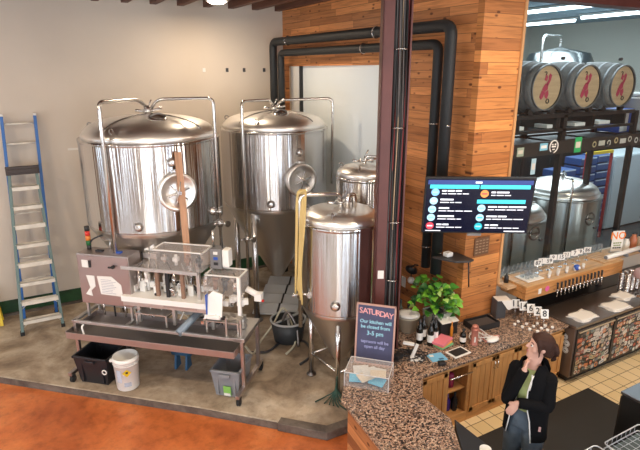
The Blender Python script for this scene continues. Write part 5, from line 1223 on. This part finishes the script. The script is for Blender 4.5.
for i in range(10):
    x = 8.0 + i * .19; q = Matrix.Rotation(PI / 2, 3, 'X'); s_ = MB(); s_.use(PM[rs.choice([0, 4, 8, 8, 0])])
    if i % 3 == 1: s_.box((x, 5.248, 2.96), (.16, .003, .08))
    else: s_.lathe([(.05, 0), (.05, .002), (0, .002)], (x, 5.249, 2.95 + .03 * (i % 2)), 18, False, q); s_.use(INK); s_.lathe([(.028, 0), (.028, .003), (0, .003)], (x, 5.249, 2.95 + .03 * (i % 2)), 14, False, q)
    s_.build('rack_sticker', None, rk, world=True)
for i, (x, w_) in enumerate(((6.30, .14), (6.95, .24), (7.60, .26), (8.2, .30))):
    tag(MB().span((x, 5.36, 3.245), (x + w_, 5.6, 3.30)).build('white_carton', WHITE, bevel=.005), ['leftmost', 'second', 'third', 'rightmost'][i] + ' white carton tucked under the barrels', 'carton', 'cartons under the barrels')
tb_ = thing('plastic_drum', 'white plastic drum on the rack at the right edge of the window', 'drum', (9.85, 5.66, 3.061)); MB().lathe([(0, 0), (.36, 0), (.39, .02), (.41, .60), (.43, .60), (.43, .64), (.38, .65), (0, .66)], seg=32).build('drum_body', mat('drum_white', (.52, .54, .53), .5), tb_); MB().lathe([(.435, .56), (.435, .58), (.42, .58)], seg=32).build('drum_band', WHITE, tb_)
bb_ = thing('blue_crate', 'blue and white crate on the rack beside the white drum', 'crate', (9.12, 5.66, 3.061)); MB().box((0, 0, .20), (.36, .40, .40)).build('crate_body', BLUEP, bb_, bevel=.01); MB().box((-.07, -.205, .20), (.2, .01, .36)).build('crate_label', WHITE, bb_)
# tanks behind the glass
STB = steel('back_tank_steel', (.50, .52, .52), .3, .7, .3)
def btank(label, x, y, r_, z1, dz):
    t = thing('serving_tank', label, 'tank', (x, y, 0), 0, 'steel tanks behind the window')
    MB().lathe([(.1, .32), (r_ * .98, .62), (r_, .66), (r_, .68), (r_, .70), (r_, z1 - .06), (r_, z1 - .04), (r_, z1 - .03), (r_ + .015, z1 - .03), (r_ + .015, z1), (r_ * .95, z1 + .005)], seg=56).build('shell', STB, t)
    pr3 = [(r_ * .95, z1), (r_ * .96, z1 + .06)] + [(r_ * .92 * math.cos(a * PI / 16), z1 + .07 + dz * math.sin(a * PI / 16)) for a in range(8)] + [(0, z1 + .07 + dz)]
    MB().lathe(pr3, seg=48).build('lid', LID, t)
    zt = z1 + .07 + dz
    k_ = MB().cyl((0, 0, zt - .02), (0, 0, zt + .08), .06, 14); k_.torus((.25, -.25, zt - .06), .10, .014, (0, .3, 1), 18); k_.build('top_fitting', PIPE, t)
    MB().tube(bend([(0, 0, zt), (0, 0, zt + .12), (-r_ * .78, -.45, zt + .12), (-r_ * .78, -.62, zt + .12), (-r_ * .78, -.62, .8)], .10), .022, 8).build('cleaning_pipe', PIPE, t)
    for a in range(4): MB().cyl((r_ * .8 * math.cos(a * PI / 2 + .7), r_ * .8 * math.sin(a * PI / 2 + .7), .02), (r_ * .8 * math.cos(a * PI / 2 + .7), r_ * .8 * math.sin(a * PI / 2 + .7), .72), .035, 10).build('leg', PIPE, t)
    k_ = MB(); k_.torus((-.05, -r_ * .99, 1.45), .11, .02, (0, 1, 0), 20); k_.cyl((-.13, -r_ - .02, 1.45), (.03, -r_ - .02, 1.45), .012, 6); k_.build('manway_door', DSTEEL, t)
btank('steel tank right of the television behind the window', 9.0, 6.45, .72, 1.80, .24); btank('steel tank half hidden behind the television and column', 7.35, 6.30, .68, 1.62, .22)
# crates, panels, lift bar
cr = None
for s_, (x, y, n_) in enumerate(((11.0, 8.0, 9), (11.9, 8.1, 10), (12.7, 8.2, 10))):
    for k in range(n_):
        if cr is None:
            cr = thing('stacked_crate', 'x', 'crate', (x, y, .02), 0, 'x'); MB().box((0, 0, .10), (.62, .45, .17)).build('crate_body', mat('crate_blue', (.03, .08, .24), .5), cr, bevel=.01); MB().box((0, -.228, .17), (.56, .01, .03)).build('crate_lip', mat('crate_pale', (.45, .55, .7), .5), cr); o = cr
        else: o = copy_tree(cr)
        o.location = (x, y, .02 + k * .205); o['group'] = 'stacks of blue crates in the back room'
        o['label'] = 'blue crate in the %s stack of the back room, %s' % (['left', 'middle', 'right'][s_], ['at the bottom', 'second from the floor', 'third from the floor', 'fourth from the floor', 'fifth from the floor', 'sixth from the floor', 'seventh from the floor', 'eighth from the floor', 'ninth from the floor', 'tenth from the floor'][k])
pn_ = thing('chest_freezer', 'wide white cabinet standing far back behind the tanks', 'cabinet', (14.15, 8.4, 0)); MB().box((0, 0, 1.0), (2.0, .8, 1.96)).build('cabinet_body', mat('pale_enamel', (.60, .68, .72), .4), pn_, bevel=.02); MB().box((0, -.41, 1.0), (1.94, .02, 1.9)).build('front_panel', mat('pale_enamel', ()), pn_)
yb = thing('lift_bar', 'yellow bar above the blue crates in the back room', 'bar', (12.0, 7.7, 0)); MB().box((0, 0, 2.20), (1.0, .06, .07)).build('crossbar', YELLOW, yb)
for x in (-.48, .48): MB().box((x, 0, 1.1), (.05, .05, 2.2)).build('post', mat('lift_red', (.35, .04, .04), .5), yb)
ft = thing('tall_tank', 'tall pale steel tank at the back of the room behind the glass', 'tank', (15.2, 11.6, 0)); MB().lathe([(0, 0), (1.0, 0), (1.0, .3), (1.1, .4), (1.1, 4.2), (.9, 4.6), (0, 4.8)], seg=36).build('shell', STB, ft); MB().tube(bend([(0, 0, 4.8), (0, 0, 5.1), (-1.2, -.3, 5.1), (-1.2, -.3, 1)], .2), .05, 8).build('cleaning_pipe', PIPE, ft)
for x, y, lab in ((13.05, 10.0, 'fluorescent tube nearest the timber column'), (15.85, 10.3, 'fluorescent tube at the right'), (16.5, 13.3, 'fluorescent tube farthest back')):
    t = thing('tube_light', lab + ' on the back room ceiling', 'ceiling light', (x, y, 5.78), 0, 'fluorescent tubes in the back room'); MB().span((-.08, -1.2, -.06), (.08, 1.2, .0)).build('housing', WHITE, t); MB().cyl((0, -1.15, -.10), (0, 1.15, -.10), .05, 10).build('tube', mat('tube_glow', (.85, .95, 1), .5, emit=6), t)
struct('wall_back_room_dark_backing', MB().span((4.9, 9.3, 0), (19, 9.4, 2.95)), mat('near_black_backing', (.016, .018, .018), .7))  # added near-black sheet that keeps the lower back room dark
# stickers on the window glass
def gst(x, z, w_, h_, m1, m2, lab, round_=False):
    s_ = MB(); q = Matrix.Rotation(PI / 2, 3, 'X')
    if round_: s_.use(m1); s_.torus((x, 4.836, z), w_, .008, (0, 1, 0), 20); s_.use(m2); s_.box((x, 4.836, z), (w_ * 1.0, .004, .02)); s_.box((x - .03, 4.836, z + .03), (.03, .004, .02)); s_.box((x + .03, 4.836, z + .03), (.03, .004, .02)); s_.box((x, 4.836, z - .04), (.05, .004, .015))
    else: s_.use(m1); s_.box((x, 4.837, z), (w_, .003, h_)); s_.use(m2); s_.box((x, 4.8345, z), (w_ * .7, .002, h_ * .4))
    tag(s_.build('window_sticker', None), lab, 'sticker', 'stickers on the window')
gst(6.46, 3.07, .085, .1, PAPER, PAPER, 'round white ring sticker with small marks on the window', True); gst(6.25, 3.08, .16, .10, mat('sky_sticker', (.2, .5, .65), .4), PAPER, 'light blue oblong sticker on the window'); gst(5.79, 3.04, .13, .12, mat('sage_sticker', (.3, .38, .30), .5), PM[0], 'grey green square sticker on the window'); gst(5.60, 3.07, .11, .13, mat('brick_sticker', (.35, .12, .10), .5), PM[0], 'brick red sticker on the window beside the column')
gst(6.99, 3.06, .15, .22, mat('green_sticker', (.03, .35, .12), .5), PM[0], 'bright green sticker on the window'); gst(6.08, 2.82, .09, .22, mat('ice_sticker', (.4, .6, .7), .5), PM[8], 'tall pale blue sticker on the window')

# ================================================================= PERSON
SKIN = mat('skin', (.62, .36, .28), .5); HAIR = mat('brown_hair', (.045, .020, .014), .6, spec=.2, bump=.6, bscale=90); HOOD = mat('black_fleece', (.006, .006, .007), 1, spec=.15); SHIRT = mat('green_tshirt', (.48, .55, .22), .8); JEAN = mat('grey_blue_denim', (.085, .115, .15), .8, vary=.2, vscale=12)
pe = thing('person', 'person in a black hooded jacket, green shirt and jeans looking up to the left', 'person', (3.785, 2.765, .0165), R(-29.2))
fv = V(-.72, -.69, 0).normalized(); sv = V(-fv.y, fv.x, 0) * 1.0   # chest direction, her left side
sv = V(fv.y * -1, fv.x, 0); sv = V(.69, -.72, 0).normalized()       # her left: right of screen, towards the viewer
def P(s_, f_, z): return sv * s_ + fv * f_ + V(0, 0, z)
def arm_pts(pts): return [P(*p) for p in pts]
bd_ = MB()
bd_.loft([(P(0, 0, z), a, b_, sv, fv) for z, a, b_ in ((.90, .10, .08), (.95, .165, .115), (1.05, .15, .105), (1.18, .14, .10), (1.32, .165, .105), (1.42, .17, .09), (1.48, .10, .07), (1.52, .055, .055), (1.60, .05, .052))], 20)
for s_ in (-1, 1):
    bd_.tube([P(s_ * .085, 0, .95), P(s_ * .09, .01, .75), P(s_ * .09, .02, .50), P(s_ * .09, -.01, .28), P(s_ * .09, -.02, .07)], [.088, .08, .055, .05, .035], 14)
    bd_.box(P(s_ * .09, .05, .04), (.08, .24, .06), Matrix.Rotation(math.atan2(fv.y, fv.x) - PI / 2, 3, 'Z'))
# face direction: towards screen left, slightly up
hd_ = V(-.97, .08, .20).normalized(); hs_ = V(0, 0, 1).cross(hd_).normalized() * -1; hu = hs_.cross(hd_).normalized(); 
if hu.z < 0: hu = -hu
HC = V(.035, -.01, 1.680)
def Hh(f_, s_, u_): return HC + hd_ * f_ + hs_ * s_ + hu * u_
bd_.tube([P(0, -.01, 1.44), V(.01, -.01, 1.53), V(.03, -.005, 1.60), HC], [.058, .052, .052, .05], 14)
bd_.loft([(Hh(a, 0, u_), rf, rs_, hd_, hs_) for u_, a, rf, rs_ in ((-.125, .045, .020, .020), (-.112, .040, .040, .038), (-.08, .018, .070, .055), (-.04, .0, .088, .066), (.0, -.004, .095, .072), (.045, -.006, .098, .074), (.085, -.010, .085, .066), (.110, -.012, .055, .045), (.122, -.012, .02, .02))], 22)
bd_.loft([(Hh(.088, 0, .028), .010, .009, hd_, hs_), (Hh(.100, 0, .0), .014, .012, hd_, hs_), (Hh(.112, 0, -.022), .014, .015, hd_, hs_), (Hh(.098, 0, -.032), .012, .013, hd_, hs_)], 10)       # nose
bd_.ball(Hh(.082, 0, -.056), .014, sc=(1, 1.5, .6)); bd_.ball(Hh(.080, 0, -.068), .014, sc=(1, 1.4, .7)); bd_.ball(Hh(.068, 0, -.102), .024)
for s_ in (-1, 1):
    bd_.loft([(Hh(-.012, s_ * .070, -.02), .012, .008, hd_, hu), (Hh(-.014, s_ * .078, .0), .018, .028, hd_, hu), (Hh(-.016, s_ * .086, .002), .014, .024, hd_, hu)], 10)
    bd_.ball(Hh(.05, s_ * .045, -.025), .028)
# arms: her right arm bends up, hand at the chin; her left arm crosses the belly
RS, RE, RW = P(-.145, .0, 1.40), P(-.125, .17, 1.15), P(.0, .165, 1.51)
LS, LE, LW = P(.160, -.01, 1.40), P(.195, .06, 1.17), P(.0, .225, 1.19)
bd_.tube([RS, RE, RW], [.045, .038, .026], 12); bd_.tube([LS, LE, LW], [.045, .038, .026], 12)
def hand(w_, d_, palm_n, curl):
    d_ = Vector(d_).normalized(); n_ = Vector(palm_n); n_ = (n_ - d_ * n_.dot(d_)).normalized(); s_ = d_.cross(n_)
    bd_.loft([(w_ - d_ * .01, .026, .020, s_, n_), (w_ + d_ * .03, .036, .016, s_, n_), (w_ + d_ * .075, .040, .014, s_, n_), (w_ + d_ * .092, .036, .011, s_, n_)], 12)
    for k, l_ in enumerate((.062, .072, .068, .052)):
        b0 = w_ + d_ * .082 + s_ * (-.030 + .020 * k); p1 = b0 + (d_ * math.cos(curl * .4) + n_ * math.sin(curl * .4)) * l_ * .5; p2 = p1 + (d_ * math.cos(curl) + n_ * math.sin(curl)) * l_ * .3; p3 = p2 + (d_ * math.cos(curl * 1.6) + n_ * math.sin(curl * 1.6)) * l_ * .25
        bd_.tube([b0, p1, p2, p3], [.0095, .009, .008, .0065], 8)
    t0 = w_ + d_ * .025 - s_ * .026; t1 = t0 + (-s_ * .8 + d_ * .7 + n_ * .3).normalized() * .035; bd_.tube([t0, t1, t1 + (d_ * .9 + n_ * .35).normalized() * .03], [.013, .010, .008], 8)
hand(RW, Hh(.075, .0, -.12) - RW + V(0, 0, -.02), hd_ * -1 + V(0, 0, .2), 1.1)
hand(LW, V(-.55, .0, -.75), fv * -1, .4)
def remesh(o, v=.0085):
    r_ = o.modifiers.new('remesh', 'REMESH'); r_.mode = 'VOXEL'; r_.voxel_size = v; r_.use_smooth_shade = True
    s_ = o.modifiers.new('smooth', 'SMOOTH'); s_.factor = .5; s_.iterations = 2
body = bd_.build('body', SKIN, pe, mods=lambda o: remesh(o, .0075))
for s_ in (-1, 1):
    MB().ball(Hh(.079, s_ * .030, .006), .0125, sc=(.8, 1.1, .9)).build('eye', WHITE, pe); MB().ball(Hh(.088, s_ * .031, .008), .0065).build('iris', mat('iris_brown', (.03, .015, .01), .2), pe)
    MB().tube([Hh(.091, s_ * .015, .030), Hh(.088, s_ * .034, .036), Hh(.076, s_ * .048, .028)], [.003, .0035, .002], 6).build('eyebrow', HAIR, pe)
MB().ball(Hh(.093, 0, -.062), .010, sc=(.8, 2.2, .8)).build('lips', mat('lip', (.48, .16, .14), .4), pe)
# hair
hr = MB(); secs = []
for u_, a, rf, rs_ in ((-.07, -.085, .055, .060), (-.035, -.060, .078, .078), (.01, -.035, .095, .088), (.055, -.022, .108, .090), (.095, -.018, .098, .080), (.125, -.018, .066, .055), (.140, -.018, .025, .02)): secs.append((Hh(a, 0, u_), rf, rs_, hd_, hs_))
hr.loft(secs, 22)
hr.loft([(Hh(-.11, 0, .03), .05, .05, hu, hs_), (Hh(-.155, 0, .0), .055, .055, hu, hs_), (Hh(-.175, 0, -.035), .050, .05, hu, hs_), (Hh(-.165, 0, -.075), .035, .035, hu, hs_), (Hh(-.14, 0, -.11), .015, .015, hu, hs_)], 14)
for s_ in (-1, 1): hr.tube([Hh(.055, s_ * .055, .09), Hh(.045, s_ * .078, .04), Hh(.022, s_ * .083, -.02), Hh(.010, s_ * .080, -.075)], [.018, .016, .012, .005], 8)
hr.build('hair', HAIR, pe, mods=lambda o: remesh(o, .009))
# green shirt
sh_ = MB().loft([(P(0, 0, z), a, b_, sv, fv) for z, a, b_ in ((1.06, .165, .125), (1.15, .16, .123), (1.28, .18, .130), (1.38, .185, .115), (1.44, .15, .095), (1.475, .095, .078))], 24); sh_.build('shirt', SHIRT, pe)
# open hooded jacket: shell with a front gap, sleeves, hood collar
jk = MB(); seg = 30; rows = [(.78, .205, .170, 36), (.90, .200, .168, 32), (1.00, .195, .165, 28), (1.10, .195, .165, 20), (1.20, .192, .160, 15), (1.30, .195, .155, 14), (1.39, .190, .140, 17), (1.45, .152, .120, 25), (1.50, .115, .105, 42), (1.53, .105, .10, 55)]
def jk_pt(z, a, b_, th): return P(a * math.sin(th), b_ * math.cos(th), z)
inn = []; 
for lay in (0, 1):
    vs = []
    for z, a, b_, gap in rows:
        for k in range(seg + 1):
            th = R(gap) + (2 * PI - 2 * R(gap)) * k / seg; w2 = 1 + .02 * math.sin(5 * th + z * 9); d_ = .014 * lay
            vs.append(jk_pt(z, (a - d_) * w2, (b_ - d_) * w2, th))
    inn.append(vs)
m_ = len(inn[0]); allv = inn[0] + inn[1]; fs = []; n_ = seg + 1
for i in range(len(rows) - 1):
    for k in range(seg): a = i * n_ + k; fs.append((a, a + n_, a + n_ + 1, a + 1)); fs.append((m_ + a, m_ + a + 1, m_ + a + n_ + 1, m_ + a + n_))
for i in range(len(rows) - 1):
    for k in (0, seg): a = i * n_ + k; fs.append((a, a + n_, m_ + a + n_, m_ + a))
for k in range(seg):
    fs.append((k, k + 1, m_ + k + 1, m_ + k)); a = (len(rows) - 1) * n_ + k; fs.append((a, a + 1, m_ + a + 1, m_ + a))
jk.add(allv, fs, True)
def sleeve(a, b_, c_, r_):
    up_ = b_ + (c_ - b_) * .0
    jk.tube(smooth_path([a + V(0, 0, .01), a * .55 + b_ * .45 , b_, b_ * .5 + c_ * .5, c_], 5), [r_[0] + (r_[1] - r_[0]) * k / 20 for k in range(21)], 16)
sleeve(RS + V(0, 0, -.005), RE, RE + (RW - RE) * .97, (.070, .046)); sleeve(LS + V(0, 0, -.005), LE, LE + (LW - LE) * .99, (.072, .048))
jk.ball(RE, .058); jk.ball(LE, .060); jk.ball(RS, .068); jk.ball(LS, .070)
jk.loft([(P(0, -.09, 1.40), .13, .045, sv, V(0, 0, 1)), (P(0, -.12, 1.45), .12, .055, sv, V(0, 0, 1)), (P(0, -.10, 1.52), .10, .035, sv, V(0, 0, 1))], 16)
jk.build('jacket', HOOD, pe)
for sgn in (1, -1):
    pts = []
    for z, a, b_, gap in rows[:8]:
        th = R(gap) * sgn + (0 if sgn > 0 else 0); w2 = 1 + .02 * math.sin(5 * (th % (2 * PI)) + z * 9); pts.append(jk_pt(z, a * w2 + .002, b_ * w2 + .004, th))
    MB().tube(pts, .006, 6).build('zip_edge', WPLAST, pe)
MB().tube(smooth_path([P(.06, .14, 1.47), P(.075, .165, 1.40), P(.07, .175, 1.33)], 4), .004, 6).build('drawstring', WPLAST, pe)
MB().box(P(.18, .115, .95), (.02, .003, .05), Matrix.Rotation(R(-20), 3, 'Z')).build('pocket_tag', mat('tag_pink', (.5, .3, .28), .6), pe)
# jeans
jn = MB(); jn.loft([(P(0, 0, z), a, b_, sv, fv) for z, a, b_ in ((.86, .175, .125), (.95, .180, .125), (1.04, .165, .118), (1.08, .160, .118))], 22)
for s_ in (-1, 1): jn.tube([P(s_ * .088, 0, .93), P(s_ * .095, .01, .75), P(s_ * .098, .02, .50), P(s_ * .098, -.005, .28), P(s_ * .098, -.015, .075)], [.105, .100, .082, .078, .082], 16)
jn.build('jeans', JEAN, pe, mods=lambda o: remesh(o, .012))
for s_ in (-1, 1):
    q = Matrix.Rotation(math.atan2(fv.y, fv.x) - PI / 2, 3, 'Z'); k_ = MB(); k_.box(P(s_ * .095, .055, .012), (.095, .29, .024), q); k_.loft([(P(s_ * .095, .055, .02), .045, .14, sv, fv), (P(s_ * .095, .05, .06), .042, .125, sv, fv), (P(s_ * .095, .0, .10), .045, .06, sv, fv)], 16); k_.build('shoe', BLACK, pe)
